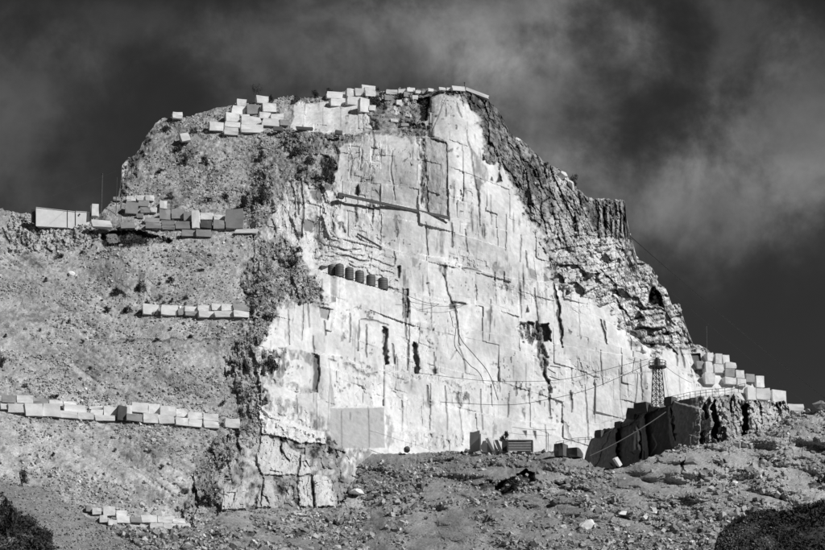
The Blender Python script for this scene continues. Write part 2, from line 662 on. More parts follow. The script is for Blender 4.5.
# ridge: broken columnar rock, coarse and deeply cut
rock = f1 * 1.5 + f2 * .95 + f3 * .42 + f4 * .20 + nz3 * .15
rock += .5 * (1 - sstep(.02, .16, e2)) + .25 * (1 - sstep(.03, .2, e3))
c1, ct1, ce1, cx1 = bricks(X + .5 * Z, Z * 1.0 - .35 * X, 3.4, 2.6, 905, .7)
c2, ct2, ce2, cx2 = bricks(X + .35 * Z, Z - .5 * X, 1.3, 1.1, 915, .8)
lowr = sstep(215, 265, v)
F.d += mR * ((1 - lowr) * rock * .85 + lowr * (rock * .22 + (c1 - .5) * 3.2 + ct1 * 2.0 + (c2 - .5) * .9 + ct2 * .6 + f3 * .12))
alb_r = .30 + .10 * nz1 + .16 * (r3 - .5) + .16 * (r2 - .5) + .10 * nz3
alb_r -= (.22 * sstep(.0, .8, vst2 + .4 * vst)) * (1 - .6 * sstep(215, 265, v)) + .12 * sstep(.1, .8, nz2)
alb_r += .22 * sstep(.35, .9, vst + .3 * nz2) * sstep(240, 180, v)
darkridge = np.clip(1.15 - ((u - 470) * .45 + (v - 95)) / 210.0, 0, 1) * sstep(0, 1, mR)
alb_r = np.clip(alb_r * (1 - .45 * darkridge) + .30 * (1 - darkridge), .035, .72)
alb_r += lowr * (.18 * (c1 - .5) + .10 * (c2 - .5))
alb_r -= (1 - .6 * lowr) * (.28 * (1 - sstep(.02, .12, e2)) * (r2 > .35) + .15 * (1 - sstep(.02, .14, e3)) * (r3 > .5))
alb_r = np.clip(alb_r - lowr * .35 * (1 - sstep(.0, .22, ce1)) * (c1 > .3) + lowr * .03, .05, .66)
alb_r = np.maximum(alb_r, .05)

# upper rubble
rub = nz1 * 1.0 + nz2 * .4 + nz3 * .13 + f4 * .09 + f3 * .13
F.d += mU * rub
fan = np.exp(-((u - 228 - (v - 170) * .1) / 20) ** 2) + np.exp(-((u - 150 - (v - 200) * -.2) / 12) ** 2) * .6
alb_u = .26 + .07 * fan + .13 * (r4 - .5) + .11 * nz3 + .07 * nz2 + .05 * nz1

# scree: runnels down the fall line, stones
diag = X * .9 + (Z - 120) * 1.1
run = fbm(diag / 1.5, (Z - X) / 16.0, 70, 4)
rp = sstep(.0, .8, fbm(X / 13, Z / 10, 77, 3))
scr = nz1 * .9 + run * (.10 + .35 * rp) + nz2 * .26 + nz3 * .10 + f4 * .06
F.d += mS * scr
alb_s = .335 + .07 * nz1 + run * (.03 + .11 * rp) + .05 * fbm(X / 16, Z / 5, 79, 4) + .10 * (r4 - .5) + .09 * nz3 + .05 * nz2
pale = sstep(.25, .8, fbm(diag / 5, (Z - X) / 22, 81, 3)) * sstep(200, 0, u)
alb_s += .06 * pale

# gully and low rock
F.d += mG * (nz1 * 1.2 + nz2 * .6 + f2 * .8 + f3 * .5 + f4 * .15)
alb_g = .33 + .12 * nz2 + .14 * nz3 + .1 * (r3 - .5)
d1, dt1, de1, dx1 = bricks(X + .15 * Z, Z, 2.4, 3.0, 925, .5)
d2, dt2, de2, dx2 = bricks(X + .1 * Z, Z + .2 * X, .9, 1.3, 935, .6)
F.d += mL * ((d1 - .5) * .7 + dt1 * 1.5 + (d2 - .5) * .2 + dt2 * .3 + f2 * .15 + f3 * .22 + f4 * .14 + nz2 * .2 + nz3 * .1)
alb_l = .38 + .20 * (d1 - .5) + .14 * (d2 - .5) + .10 * nz1 + .10 * (r3 - .5) + .14 * nz2 - .06 * (1 - sstep(.02, .14, e3)) - .16 * sstep(.2, .8, vst2)
alb_l -= .22 * sstep(.1, .6, fbm(X / 1.1, Z / 1.3, 150, 4))

# marble: sawn panels with small set-offs, joints and rain streaks
b1, bt1, be1, bx1 = bricks(X, Z + .25 * X, 6.5, 8.5, 105, .13)
b2, bt2, be2, bx2 = bricks(X, Z + .25 * X, 2.6, 5.0, 115, .18)
frac = sstep(.1, .7, fbm(X / 11, Z / 9, 140, 3))          # fractured zones between clean sawn ones
F.d += mM * ((b1 - .5) * .42 + bt1 * 1.05 + (.15 + frac) * ((b2 - .5) * .34 + bt2 * .35) + frac * f3 * .14 + nz1 * .3 + nz2 * .05 + nz3 * .03)
alb_m = .71 + .06 * (b1 - .5) + .05 * (b2 - .5) * frac + .045 * nz1 + .03 * nz3
alb_m -= .09 * sstep(.1, .9, vst2 + .3 * nz2)
alb_m -= .13 * sstep(.1, .9, fbm(X / 7, Z / 13, 141, 3)) + .05 * fbm(X / 2.5, Z / 6, 142, 3)
up = sstep(470, 250, v)
alb_m -= .36 * sstep(.42, .85, vst + .15 * nz3) * sstep(-.1, .45, fbm(X / 6, Z / 5, 130, 3)) * (.5 + .5 * up)
alb_m -= .30 * sstep(.45, .8, fbm(X / .9, Z / 5.0, 136, 4)) * sstep(.05, .5, fbm(X / 8, Z / 7, 137, 3)) * sstep(-.2, .3, nz3 + nz2)
alb_m -= .14 * (1 - sstep(.0, .2, bx1)) * sstep(.1, .6, fbm(X / 3, Z / 4, 131, 3))
alb_m -= .13 * (1 - sstep(.0, .15, be2)) * frac * sstep(.0, .5, fbm(X / 1.6, Z / 2.2, 132, 3))
spots = sstep(.62, .85, fbm(X / .5, Z / .9, 133, 2)) * sstep(.1, .6, fbm(X / 5, Z / 5, 134, 3))
alb_m -= .38 * spots
F.d += mM * spots * .15
# weathered breccia on the left shoulder of the face
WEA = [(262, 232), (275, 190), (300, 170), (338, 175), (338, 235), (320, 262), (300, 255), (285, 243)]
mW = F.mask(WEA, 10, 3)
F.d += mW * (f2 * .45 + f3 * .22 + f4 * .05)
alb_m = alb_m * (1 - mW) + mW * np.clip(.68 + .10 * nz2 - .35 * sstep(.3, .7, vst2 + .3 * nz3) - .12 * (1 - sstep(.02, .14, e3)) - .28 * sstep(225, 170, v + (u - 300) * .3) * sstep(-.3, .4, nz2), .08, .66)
LEDGES = [(328, 235), (400, 262), (400, 295), (318, 270), (310, 250)]
mE = F.mask(LEDGES, 8, 2)
q1, qe1, qr1 = facets(X * 1.0, Z + .3 * X, 2.2, .9, 205, .3)
F.d += mE * q1 * .3
alb_m -= mE * .3 * (1 - sstep(.02, .12, qe1))

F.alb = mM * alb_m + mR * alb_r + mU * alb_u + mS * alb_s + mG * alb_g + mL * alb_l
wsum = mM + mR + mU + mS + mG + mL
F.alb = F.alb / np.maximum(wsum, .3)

# --- benches (everything above stands back)
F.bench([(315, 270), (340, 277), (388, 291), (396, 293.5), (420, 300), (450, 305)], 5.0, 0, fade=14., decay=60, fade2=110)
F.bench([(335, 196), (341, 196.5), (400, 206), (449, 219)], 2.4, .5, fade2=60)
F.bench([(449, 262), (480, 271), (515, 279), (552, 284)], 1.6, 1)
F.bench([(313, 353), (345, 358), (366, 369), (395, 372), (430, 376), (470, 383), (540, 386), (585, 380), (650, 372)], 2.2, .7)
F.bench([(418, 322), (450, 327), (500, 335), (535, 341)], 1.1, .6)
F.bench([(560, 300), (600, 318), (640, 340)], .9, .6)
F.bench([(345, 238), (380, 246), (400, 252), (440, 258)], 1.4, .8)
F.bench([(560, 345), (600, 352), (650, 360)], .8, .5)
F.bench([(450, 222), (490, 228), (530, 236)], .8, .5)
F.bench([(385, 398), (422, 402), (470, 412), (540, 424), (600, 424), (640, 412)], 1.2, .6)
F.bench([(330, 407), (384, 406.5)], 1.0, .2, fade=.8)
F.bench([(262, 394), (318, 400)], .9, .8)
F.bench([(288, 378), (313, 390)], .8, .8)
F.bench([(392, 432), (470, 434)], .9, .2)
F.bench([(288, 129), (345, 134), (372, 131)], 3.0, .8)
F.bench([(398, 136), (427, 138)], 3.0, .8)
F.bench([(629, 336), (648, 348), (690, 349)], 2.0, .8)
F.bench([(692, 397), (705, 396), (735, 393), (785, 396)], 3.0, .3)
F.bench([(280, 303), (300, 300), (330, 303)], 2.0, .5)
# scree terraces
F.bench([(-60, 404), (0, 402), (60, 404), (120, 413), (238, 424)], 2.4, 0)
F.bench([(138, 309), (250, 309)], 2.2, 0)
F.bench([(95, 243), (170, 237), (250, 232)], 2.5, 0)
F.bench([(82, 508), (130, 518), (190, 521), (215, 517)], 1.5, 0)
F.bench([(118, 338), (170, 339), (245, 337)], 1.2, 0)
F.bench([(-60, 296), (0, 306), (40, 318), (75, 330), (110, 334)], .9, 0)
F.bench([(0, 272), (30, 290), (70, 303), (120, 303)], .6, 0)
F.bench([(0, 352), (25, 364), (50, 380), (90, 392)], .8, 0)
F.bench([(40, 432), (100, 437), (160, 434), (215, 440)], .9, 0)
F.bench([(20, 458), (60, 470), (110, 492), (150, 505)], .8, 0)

# --- quarried faces and recesses; openings also carry inner shade in their colour   (polygons in photograph coordinates)
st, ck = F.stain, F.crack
st([(421, 137), (430, 137.5), (447, 143), (449, 221), (427, 213), (426, 180)], .30, .85, .12, 1, .3, .35, .8)  # mottled grey panel, darker than the face around it
st([(416, 137), (424, 138), (427, 175), (428, 212), (421, 206), (421, 172)], .09, .9, .3, 2, 1.2, .9, .6)
st([(471, 148), (480, 158), (488, 170), (487, 180), (480, 185), (474, 172)], .25, .9, .1, 1.5, .6, .5, .2)
st([(480, 184), (476, 176), (475, 186), (480, 205)], .12, .8, .1)
st([(496, 183), (499, 171), (502, 182)], .05, 1, 0, 1, .3, 0, .8)
st([(490, 180), (492, 176), (493, 181)], .08, 1, 0, 1, .3, 0, .5)
ck([(457, 104), (459, 111), (462, 117)], 1.2, .3)
ck([(445, 98), (440, 110), (432, 130)], 1, .3, .3, .5)
ck([(467, 130), (468, 142), (471, 150), (473, 168), (476, 186), (479, 206)], .9, .3)
ck([(427, 104), (430, 98), (436, 94), (444, 92), (455, 96)], 2, .5, .25)
ck([(451, 222), (452, 235), (453, 247)], 1.3, .3)
ck([(478, 190), (479, 205), (480, 227)], 1.0, .3)
ck([(490, 195), (491, 225)], .8, .2, .3, .6)
st([(436, 262), (449, 265), (446, 279), (440, 271)], .12, .9, .2, 1.5, .6, .6)
ck([(444, 276), (447, 290), (452, 302), (456, 314), (459, 345)], 1.4, .4, .15)
st([(450, 301), (457, 301), (456, 308), (451, 307)], .1, .9)
ck([(458, 303), (466, 304)], 1.2, .2)
ck([(464, 268), (472, 269), (480, 271)], 1.3, .3)
st([(492, 281), (504, 283), (514, 287), (512, 291), (500, 290)], .16, .85, .2, 1.5, .8, .8)
ck([(495, 273), (495, 281)], 1.0, .3)
ck([(504, 272), (504, 282)], 1.3, .3, .05)
st([(528, 268), (536, 269), (536, 279), (529, 278)], .3, .9)
ck([(526, 251), (527, 268)], 1.0, .3)
st([(544, 272), (550, 281), (544, 281)], .2, .95, 0, 1, .3)
st([(546, 238), (551, 243), (555, 281), (551, 281)], .3, .8)
ck([(554, 284), (557, 300), (560, 325), (563, 347)], 3.6, 1.0, .07, .9, .8)
ck([(534, 289), (536, 305), (538, 322)], 1.0, .3)
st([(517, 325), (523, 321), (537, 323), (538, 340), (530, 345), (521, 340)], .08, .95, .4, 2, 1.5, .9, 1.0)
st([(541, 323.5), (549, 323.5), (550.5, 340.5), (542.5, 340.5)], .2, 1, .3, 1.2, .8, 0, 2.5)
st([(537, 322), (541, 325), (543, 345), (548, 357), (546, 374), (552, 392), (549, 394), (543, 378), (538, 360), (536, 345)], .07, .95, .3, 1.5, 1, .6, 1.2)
ck([(549, 390), (550, 415)], 1.4, .4)
ck([(571, 391), (572, 412)], 1.4, .3)
st([(569, 392), (574, 392), (572, 400)], .1, .9, 0, 1, .4)
ck([(490, 300), (489, 340)], 1.6, .25, .35, .7)
st([(487, 312), (491, 306), (493, 318), (491, 325), (488, 322)], .25, .85)
st([(525.5, 313), (527.5, 305), (529.5, 312)], .06, 1, 0, .8, .2)
ck([(601, 320), (604, 334), (607, 344)], 2.0, .6, .08)
ck([(604, 320), (606, 330)], 1.2, .4, .1)
ck([(434, 353), (435, 374)], 1.4, .3)
st([(432, 370), (438, 369), (438, 374), (433, 375)], .06, .95)
st([(412.5, 341), (418, 344), (419.5, 375), (415, 376), (413, 362)], .22, 1, .3, 1.4, .9, .2, 2.2)
st([(382, 327), (387, 328), (388, 363), (385, 365), (383.5, 352)], .24, 1, .3, 1.4, .9, .2, 1.8)
st([(403, 290), (408, 289), (408, 318), (404, 318)], .14, .8, .3, 1.5, .8, .9, .8)
ck([(403, 289), (403, 318)], 1, .5, .06)
ck([(408, 289), (407, 318)], 1, .5, .06)
ck([(405, 302), (406, 340)], 1.2, .4, .15)
ck([(409, 300), (409, 342)], 1.1, .3, .2)
st([(397.5, 266), (400.5, 265), (400, 279), (398, 278)], .06, .95, 0, 1, .4, 0, .6)
ck([(394, 252), (395, 264)], 1.2, .3)
st([(411, 256), (418, 257), (416, 268), (412, 266)], .28, .85, .1)
st([(394, 215), (398, 216), (399, 230), (397, 240), (394, 228)], .15, .85, .2, 1.5, 1, .7)
st([(366, 199), (376, 202), (375, 213), (371, 226), (367, 212)], .12, .85, .2, 1.5, 1, .9, .3)
st([(355, 206), (359, 207), (359, 220), (356, 224)], .12, .9, .2, 1.5, .8)
st([(354, 195), (355, 188), (359, 184), (359, 196)], .06, .95, 0, 1, .5, 0, 1.0)
st([(338, 222), (344, 222), (345, 234), (340, 234)], .1, .9, .2, 1.5, .8, .5, .6)
st([(331, 222), (335, 220), (336, 232), (332, 232)], .15, .85, .2, 1.5, .8, .7)
st([(302, 218), (312.5, 220), (313, 233), (304, 231)], .2, .95, 0, .8, .3)
st([(310, 191), (318, 190), (323, 196), (320, 204), (311, 199)], .18, .9, 0, 1.2, .6)
st([(314, 187), (324, 184), (328, 187), (318, 192)], .12, .9, 0, 1.2, .6)
st([(313, 236), (319, 235), (320, 241), (314, 240)], .2, .85)
st([(293, 229), (301, 231), (303, 238), (295, 236)], .1, .85, .2)
ck([(301, 180), (303, 205), (301, 238)], 1.8, .7, .12)
ck([(297, 190), (298, 215)], 1.5, .5, .15)
ck([(336, 254), (350, 257), (362, 261), (368, 261)], 1.2, .5, .08)
ck([(330, 246), (345, 250), (360, 249)], .8, .3, .2)
st([(319, 307), (330, 309.5), (328, 320), (320, 318)], .33, .9, 0, .8, .3, 0, .8)
ck([(318, 306), (325, 308), (333, 309.5)], 1.4, .4, .06)
ck([(305, 300), (310, 302), (328, 305)], 1.5, .3, .2)
st([(312, 352), (319, 356), (320, 372), (317, 394), (312, 391), (314, 372)], .14, .95, 0, 1.2, .5, 0, .8)
st([(288, 350), (303, 351), (314, 354), (314, 366), (304, 360), (291, 359)], .25, .85, .15, 2, 1, .6)
st([(330, 408), (384, 407.5), (385, 448), (331, 448)], .40, .9, 0, .8, .2)  # grey carries the half shade on this left-turned panel
ck([(341, 411), (341.5, 448)], .8, .25, .25, .7, .1)
ck([(350, 413), (350, 420)], 1, .2, .2, .7, .1)
ck([(368, 407), (369, 447)], .8, .25, .25, .7, .1)
st([(329, 358), (330.5, 407), (335, 406)], .40, .9, 0, 1, .2)
ck([(316, 395), (316, 448)], .8, .3, .3, .5, .2)
st([(313.5, 420), (317, 421), (317, 434), (314, 433)], .15, .9)
st([(386, 415), (392, 418), (393, 447), (387, 447)], .33, .8, .15, 2, 1, .9)
ck([(308, 303), (309, 327)], 1, .3, .15)
ck([(313, 336), (314, 352)], 1, .3, .2)
ck([(324, 321), (325.5, 335)], 1.0, .3, .15)
st([(340, 316), (346, 317), (347, 338), (342, 340)], .25, .75, .2, 2, 1, .9)
ck([(350, 314), (350, 342)], 1, .3, .2)
ck([(359, 320), (358, 350)], 1, .25, .25)
ck([(366, 324), (366, 357)], 1, .3, .12)
ck([(392.5, 343), (394, 364)], 1.4, .3, .12)
ck([(408, 340), (407, 370)], 1.4, .4, .12)
ck([(361, 319), (375, 321), (388, 325)], 1.1, .3, .15)
ck([(345, 364), (352, 368), (362, 372), (376, 377)], 1.8, .1, .22, .6, 1.2)
ck([(329, 359), (336, 361)], 1, .2, .25)
ck([(427, 386), (428, 396), (429, 408)], 2.2, .4, .07)
st([(423, 402), (432, 401), (433, 407), (425, 408)], .3, .7, .1)
st([(449, 386), (456, 391), (470, 392), (470, 411), (465, 399), (460, 409), (455, 398)], .15, .8, .25, 2, 1.4, 1.0)
ck([(402, 395), (402, 431)], .7, .2, .35, .6, .1)
ck([(459, 408), (462, 436)], .9, .2, .3, .6, .3)
st([(430, 433), (436, 433), (437, 447), (432, 447)], .36, .8)
st([(521, 407), (527, 412), (527, 420), (524, 417)], .18, .9)
st([(522, 430.5), (527, 430.5), (526.5, 437)], .06, .95, 0, .8, .2)
st([(532.5, 430.5), (536.5, 431), (536.5, 441)], .06, .95, 0, .8, .2)
ck([(509, 394), (508, 417)], 1.0, .2)
ck([(516, 382), (516, 396)], 1.4, .2)
ck([(563, 423), (568, 432), (571, 441)], 2.5, .2, .3, .7, 1)
ck([(457, 345), (464, 360), (465, 372)], 1.0, .2, .3)
ck([(450, 360), (456, 350)], .8, .2, .35, .6)
ck([(498, 372), (500, 392)], 1, .2, .3)
ck([(430, 300), (432, 330)], .8, .2, .35, .6)
ck([(578, 300), (580, 340)], .8, .15, .4, .5)
ck([(618, 370), (622, 420)], .7, .15, .45, .4)
ck([(676, 348), (677, 365)], 1.0, .3, .12)
ck([(680, 350), (685, 367)], 1.6, .4, .08)
st([(646, 341), (658, 341), (659, 349), (648, 349)], .28, .85, 0, 1, .4)
st([(628, 340), (641, 342), (642, 347), (630, 346)], .25, .8, 0, 1, .4)
st([(691, 354), (700, 354), (702, 363), (694, 363)], .08, .95, 0, .8, .3, 0, 1.2)
st([(695, 370), (705, 370), (707, 378), (697, 378)], .10, .9, .2, 1.2, .6, .4, 1.0)
st([(646, 306), (650, 293), (653, 286.5), (658, 291), (662, 296), (665, 308), (656, 306)], .03, 1, 0, 1, .5, 0, 5.0)  # cave mouth painted near black for the shade inside
# outcropping strata above the terrace
for q in [[(636, 306), (650, 310), (668, 309)], [(632, 318), (650, 317), (672, 311)], [(640, 326), (660, 330), (670, 326)],
          [(648, 338), (668, 333), (684, 335)], [(612, 296), (620, 306), (632, 316)], [(600, 270), (612, 285), (622, 298)]]:
    ck(q, 2.2, 1.0, .08, .85, 1.2)
# dark organ-pipe cliff at the shoulder
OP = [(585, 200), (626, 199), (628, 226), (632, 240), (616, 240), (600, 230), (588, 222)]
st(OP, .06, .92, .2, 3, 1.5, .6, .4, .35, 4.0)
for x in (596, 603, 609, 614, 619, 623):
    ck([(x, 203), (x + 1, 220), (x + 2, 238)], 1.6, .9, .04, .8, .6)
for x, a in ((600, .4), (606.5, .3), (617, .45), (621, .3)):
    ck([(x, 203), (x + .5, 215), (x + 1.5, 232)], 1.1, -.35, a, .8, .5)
st([(590, 240), (605, 238), (612, 240), (612, 248), (602, 252), (592, 248)], .62, .9, 0, 1.5, .8, .2, -.8)
st([(592, 252), (603, 254), (612, 250), (610, 262), (600, 266), (594, 262)], .58, .8, 0, 1.5, .8, .3, -.6)
# lit slabs and dark scars down the ridge
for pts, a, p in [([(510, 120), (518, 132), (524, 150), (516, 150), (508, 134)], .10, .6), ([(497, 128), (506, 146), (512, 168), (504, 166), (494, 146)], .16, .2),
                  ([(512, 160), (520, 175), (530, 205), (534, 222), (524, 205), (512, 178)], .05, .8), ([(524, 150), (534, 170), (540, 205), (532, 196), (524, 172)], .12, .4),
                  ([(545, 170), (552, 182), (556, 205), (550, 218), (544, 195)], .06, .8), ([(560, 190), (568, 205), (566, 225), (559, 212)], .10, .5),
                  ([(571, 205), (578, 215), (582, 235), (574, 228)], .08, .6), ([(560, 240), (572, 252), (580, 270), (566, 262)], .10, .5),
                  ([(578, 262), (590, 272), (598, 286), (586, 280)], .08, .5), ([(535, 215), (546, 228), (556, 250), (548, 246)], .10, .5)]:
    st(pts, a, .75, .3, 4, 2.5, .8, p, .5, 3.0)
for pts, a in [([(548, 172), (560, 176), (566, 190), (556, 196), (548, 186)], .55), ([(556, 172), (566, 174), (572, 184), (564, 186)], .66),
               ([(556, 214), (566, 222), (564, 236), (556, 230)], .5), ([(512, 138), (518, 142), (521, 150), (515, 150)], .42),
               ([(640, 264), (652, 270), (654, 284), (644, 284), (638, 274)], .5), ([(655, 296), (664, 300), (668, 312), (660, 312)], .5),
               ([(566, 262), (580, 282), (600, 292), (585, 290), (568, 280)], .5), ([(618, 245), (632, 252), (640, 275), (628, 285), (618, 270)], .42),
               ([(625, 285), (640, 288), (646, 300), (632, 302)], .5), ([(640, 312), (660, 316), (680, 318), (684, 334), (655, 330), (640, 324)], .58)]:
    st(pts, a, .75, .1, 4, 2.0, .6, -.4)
# summit shadows, recesses and dark turf
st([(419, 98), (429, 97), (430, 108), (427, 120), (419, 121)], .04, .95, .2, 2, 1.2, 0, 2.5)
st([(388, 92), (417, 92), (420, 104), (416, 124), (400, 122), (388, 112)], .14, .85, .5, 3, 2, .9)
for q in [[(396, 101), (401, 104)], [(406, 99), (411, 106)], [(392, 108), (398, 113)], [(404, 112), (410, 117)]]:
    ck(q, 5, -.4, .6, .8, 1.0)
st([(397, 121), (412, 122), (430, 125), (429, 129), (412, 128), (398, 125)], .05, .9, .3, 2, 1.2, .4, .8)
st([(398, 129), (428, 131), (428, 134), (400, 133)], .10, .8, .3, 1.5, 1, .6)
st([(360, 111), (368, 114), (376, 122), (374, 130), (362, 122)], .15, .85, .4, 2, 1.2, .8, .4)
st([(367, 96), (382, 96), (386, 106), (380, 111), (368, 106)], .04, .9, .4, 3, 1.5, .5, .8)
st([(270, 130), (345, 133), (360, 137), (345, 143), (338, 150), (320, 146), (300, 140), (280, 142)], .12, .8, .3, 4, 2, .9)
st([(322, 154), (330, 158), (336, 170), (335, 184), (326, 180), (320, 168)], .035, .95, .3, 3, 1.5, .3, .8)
st([(432, 134), (446, 141), (446, 143.5), (430, 139)], .12, .8, .2, 1.5, 1, .4)
ck([(366, 128), (372, 130), (374, 142), (372, 160)], 1.4, .3, .2)
ck([(349, 146), (352, 160), (350, 178)], 1.4, .2, .3, .6)
for pts in [[(253, 142), (262, 145), (268, 165), (272, 195), (262, 205), (254, 185), (258, 165)], [(280, 135), (312, 138), (322, 150), (312, 160), (296, 165), (284, 150)],
            [(222, 190), (230, 190), (232, 200), (222, 200)], [(240, 190), (262, 196), (268, 210), (252, 214), (240, 204)],
            [(168, 144), (186, 140), (194, 158), (186, 168), (176, 156)], [(150, 172), (164, 165), (168, 168), (154, 178)],
            [(202, 150), (212, 158), (214, 178), (204, 170)], [(205, 190), (214, 196), (212, 202), (202, 198)], [(155, 124), (176, 120), (182, 130), (166, 136)],
            [(186, 116), (200, 112), (212, 110), (200, 118)], [(290, 97), (312, 98), (306, 106), (292, 106)], [(300, 160), (312, 170), (306, 182), (298, 175)]]:
    st(pts, .06, .8, .5, 6, 3, 1.3)
st([(121, 160), (130, 158), (142, 148), (150, 132), (156, 130), (150, 150), (140, 165), (134, 182), (126, 198), (118, 196)], .07, .85, .6, 3, 2, .5)
st([(122, 163), (128, 161), (128, 168), (124, 180), (122, 176)], .5, .9, .2, 1.5, 1, .2)
for pts, a, st__ in [([(258, 350), (284, 350), (290, 366), (282, 380), (263, 378)], .13, .8), ([(262, 393), (290, 402), (318, 414), (330, 424), (320, 430), (285, 416), (258, 410)], .24, .75),
                     ([(262, 376), (290, 382), (313, 390), (312, 394), (285, 390), (262, 384)], .3, .7), ([(270, 300), (300, 300), (330, 303), (328, 308), (300, 306), (278, 310)], .25, .6),
                     ([(386, 372), (430, 376), (470, 384), (468, 388), (430, 381), (390, 377)], .45, .5), ([(345, 362), (378, 374), (376, 380), (345, 368)], .4, .6),
                     ([(400, 432), (465, 433), (465, 447), (400, 447)], .5, .6)]:
    st(pts, a, st__, .25, 3, 1.5, .9)
for q in [[(262, 352), (263, 395)], [(283, 352), (284, 375)], [(296, 396), (297, 414)], [(303, 304), (302, 340)], [(288, 310), (289, 345)], [(430, 384), (430, 430)], [(445, 386), (447, 430)],
          [(545, 425), (546, 450)], [(585, 385), (588, 440)], [(600, 350), (602, 385)], [(480, 390), (482, 430)], [(640, 360), (642, 400)], [(520, 290), (521, 318)], [(475, 275), (476, 300)],
          [(392, 150), (391, 172), (395, 200)], [(362, 150), (360, 170)], [(381, 215), (380, 245)], [(425, 222), (428, 258)],
          [(465, 230), (467, 252)], [(506, 215), (505, 250)], [(521, 235), (520, 262)]]:
    ck(q, .9, .3, .25, .6, .35)
# far-left rocks below the cabin
st([(10, 214), (98, 222), (102, 246), (60, 250), (10, 254)], .42, .9, .9, 4, 2, .9)
for q in [[(17, 235), (25, 246)], [(60, 240), (68, 250)], [(45, 243), (52, 252)], [(2, 228), (8, 242)], [(25, 232), (27, 248)], [(88, 228), (92, 246)], [(70, 226), (72, 238)], [(36, 226), (40, 236)]]:
    ck(q, 3.6, .8, .06, .85, 1.5)
# undercut below the ruined wall, its shade painted near black
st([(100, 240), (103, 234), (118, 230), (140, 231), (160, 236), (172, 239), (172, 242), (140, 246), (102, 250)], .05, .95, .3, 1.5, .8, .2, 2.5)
st([(104, 235), (116, 234), (121, 242), (110, 245)], .2, .9, 0, 1.5, .8, .2, -1.5)
st([(145, 232), (172, 236), (170, 239), (146, 235)], .3, .8, 0, 1.5, .8, .2, -1.2)
# scree banding and dark turf strips
ck([(120, 339), (140, 338), (170, 340), (200, 339), (245, 336)], 2.0, .3, .08, .75, 1.5)
ck([(95, 426), (130, 430), (150, 432)], 4, .1, .14, .6, 2)
ck([(0, 415), (25, 418), (60, 420)], 2, .1, .14, .6, 2)
ck([(108, 255), (120, 259), (135, 272), (145, 285)], 2.6, .3, .10, .5, 2.5)
ck([(0, 250), (30, 290), (60, 320)], 3, .2, .17, .45, 3)
ck([(0, 375), (20, 388), (35, 395)], 3, .2, .17, .45, 3)
for pts in [[(60, 310), (70, 320), (90, 345), (120, 345), (100, 325)], [(100, 260), (140, 275), (160, 300), (110, 300), (90, 275)], [(80, 340), (92, 350), (98, 372), (84, 356)],
            [(10, 285), (35, 300), (50, 325), (25, 310)], [(120, 440), (160, 445), (175, 470), (130, 465)], [(130, 480), (160, 480), (180, 500), (150, 505)]]:
    st(pts, .12, .55, .2, 10, 4, 1.0)
for pts in [[(0, 262), (25, 285), (50, 315), (38, 318), (5, 290)], [(130, 180), (142, 165), (136, 195), (128, 200)], [(88, 300), (110, 320), (120, 335), (95, 322)], [(45, 370), (75, 372), (95, 385), (60, 388)],
            [(100, 440), (120, 470), (110, 480), (85, 462)], [(205, 260), (230, 265), (235, 290), (210, 280)], [(230, 150), (248, 160), (244, 200), (228, 185)]]:
    st(pts, .34, .55, 0, 10, 4, .6)
for q, w, a in [([(-60, 293), (0, 303), (40, 315), (75, 327), (110, 331)], 3, .44), ([(-60, 300), (0, 310), (40, 322), (75, 334)], 2.5, .16), ([(60, 246), (110, 249), (170, 243)], 3, .42), ([(0, 350), (25, 362), (50, 378), (90, 390)], 3, .45),
             ([(130, 336), (180, 337), (245, 334)], 3, .42), ([(40, 430), (100, 435), (160, 432), (215, 438)], 3, .4), ([(20, 456), (60, 468), (110, 490), (150, 503)], 4, .44), ([(30, 466), (60, 477), (100, 494)], 3, .17), ([(150, 262), (200, 258), (235, 262)], 2.5, .18),
             ([(85, 268), (110, 282), (125, 300)], 3, .17), ([(30, 340), (60, 350), (110, 352)], 2.5, .2)]:
    ck(q, w, 0, a, .55, 2.5)
# gully scrub soil
for pts in [[(242, 285), (262, 280), (285, 285), (270, 300), (250, 320), (240, 305)], [(262, 248), (285, 250), (300, 262), (292, 272), (272, 266)], [(225, 355), (258, 350), (262, 372), (240, 380)],
            [(230, 385), (262, 392), (260, 430), (236, 424)], [(200, 440), (245, 430), (236, 470), (205, 480)], [(184, 480), (215, 470), (218, 500), (190, 508)], [(262, 355), (282, 352), (280, 372), (264, 372)]]:
    st(pts, .07, .6, .4, 9, 4, 1.3)
# low rock faces
for pts, a in [([(258, 405), (275, 418), (325, 433), (326, 444), (300, 443), (262, 432)], .74), ([(262, 435), (292, 447), (310, 460), (310, 475), (262, 475), (256, 455)], .60),
               ([(224, 492), (244, 484), (246, 508), (222, 510)], .5), ([(299, 476), (311, 477), (312, 507), (300, 507)], .62), ([(313, 476), (330, 478), (334, 507), (315, 507)], .66),
               ([(262, 480), (272, 480), (278, 508), (256, 508)], .5)]:
    st(pts, a, .92, 0, 1.0, .8, .2, -.9)
for q, w in [([(311, 476), (314, 507)], 1.8), ([(280, 447), (285, 456), (290, 462)], 1.4), ([(263, 478), (261, 506)], .9), ([(282, 455), (280, 440)], 1.5), ([(300, 455), (298, 475)], 1.3)]:
    ck(q, w, 1.2, .06, .9, .5)
st([(280, 480), (298, 478), (299, 507), (282, 506)], .16, .85, .5, 3, 2, 1)
st([(314, 455), (330, 450), (332, 465), (322, 472), (312, 466)], .24, .85, .3, 3, 1.5, .8)
st([(326, 443), (336, 443), (338, 456), (330, 458)], .10, .9, .5, 2, 1.5, .6)
st([(268, 415), (300, 424), (318, 430), (310, 424), (285, 412)], .3, .7, .3, 3, 1, 1)

st([(330, 449), (372, 448), (384, 512), (346, 512), (338, 476)], .22, .8, .3, 5, 2, .5)
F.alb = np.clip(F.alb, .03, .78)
M.finish()
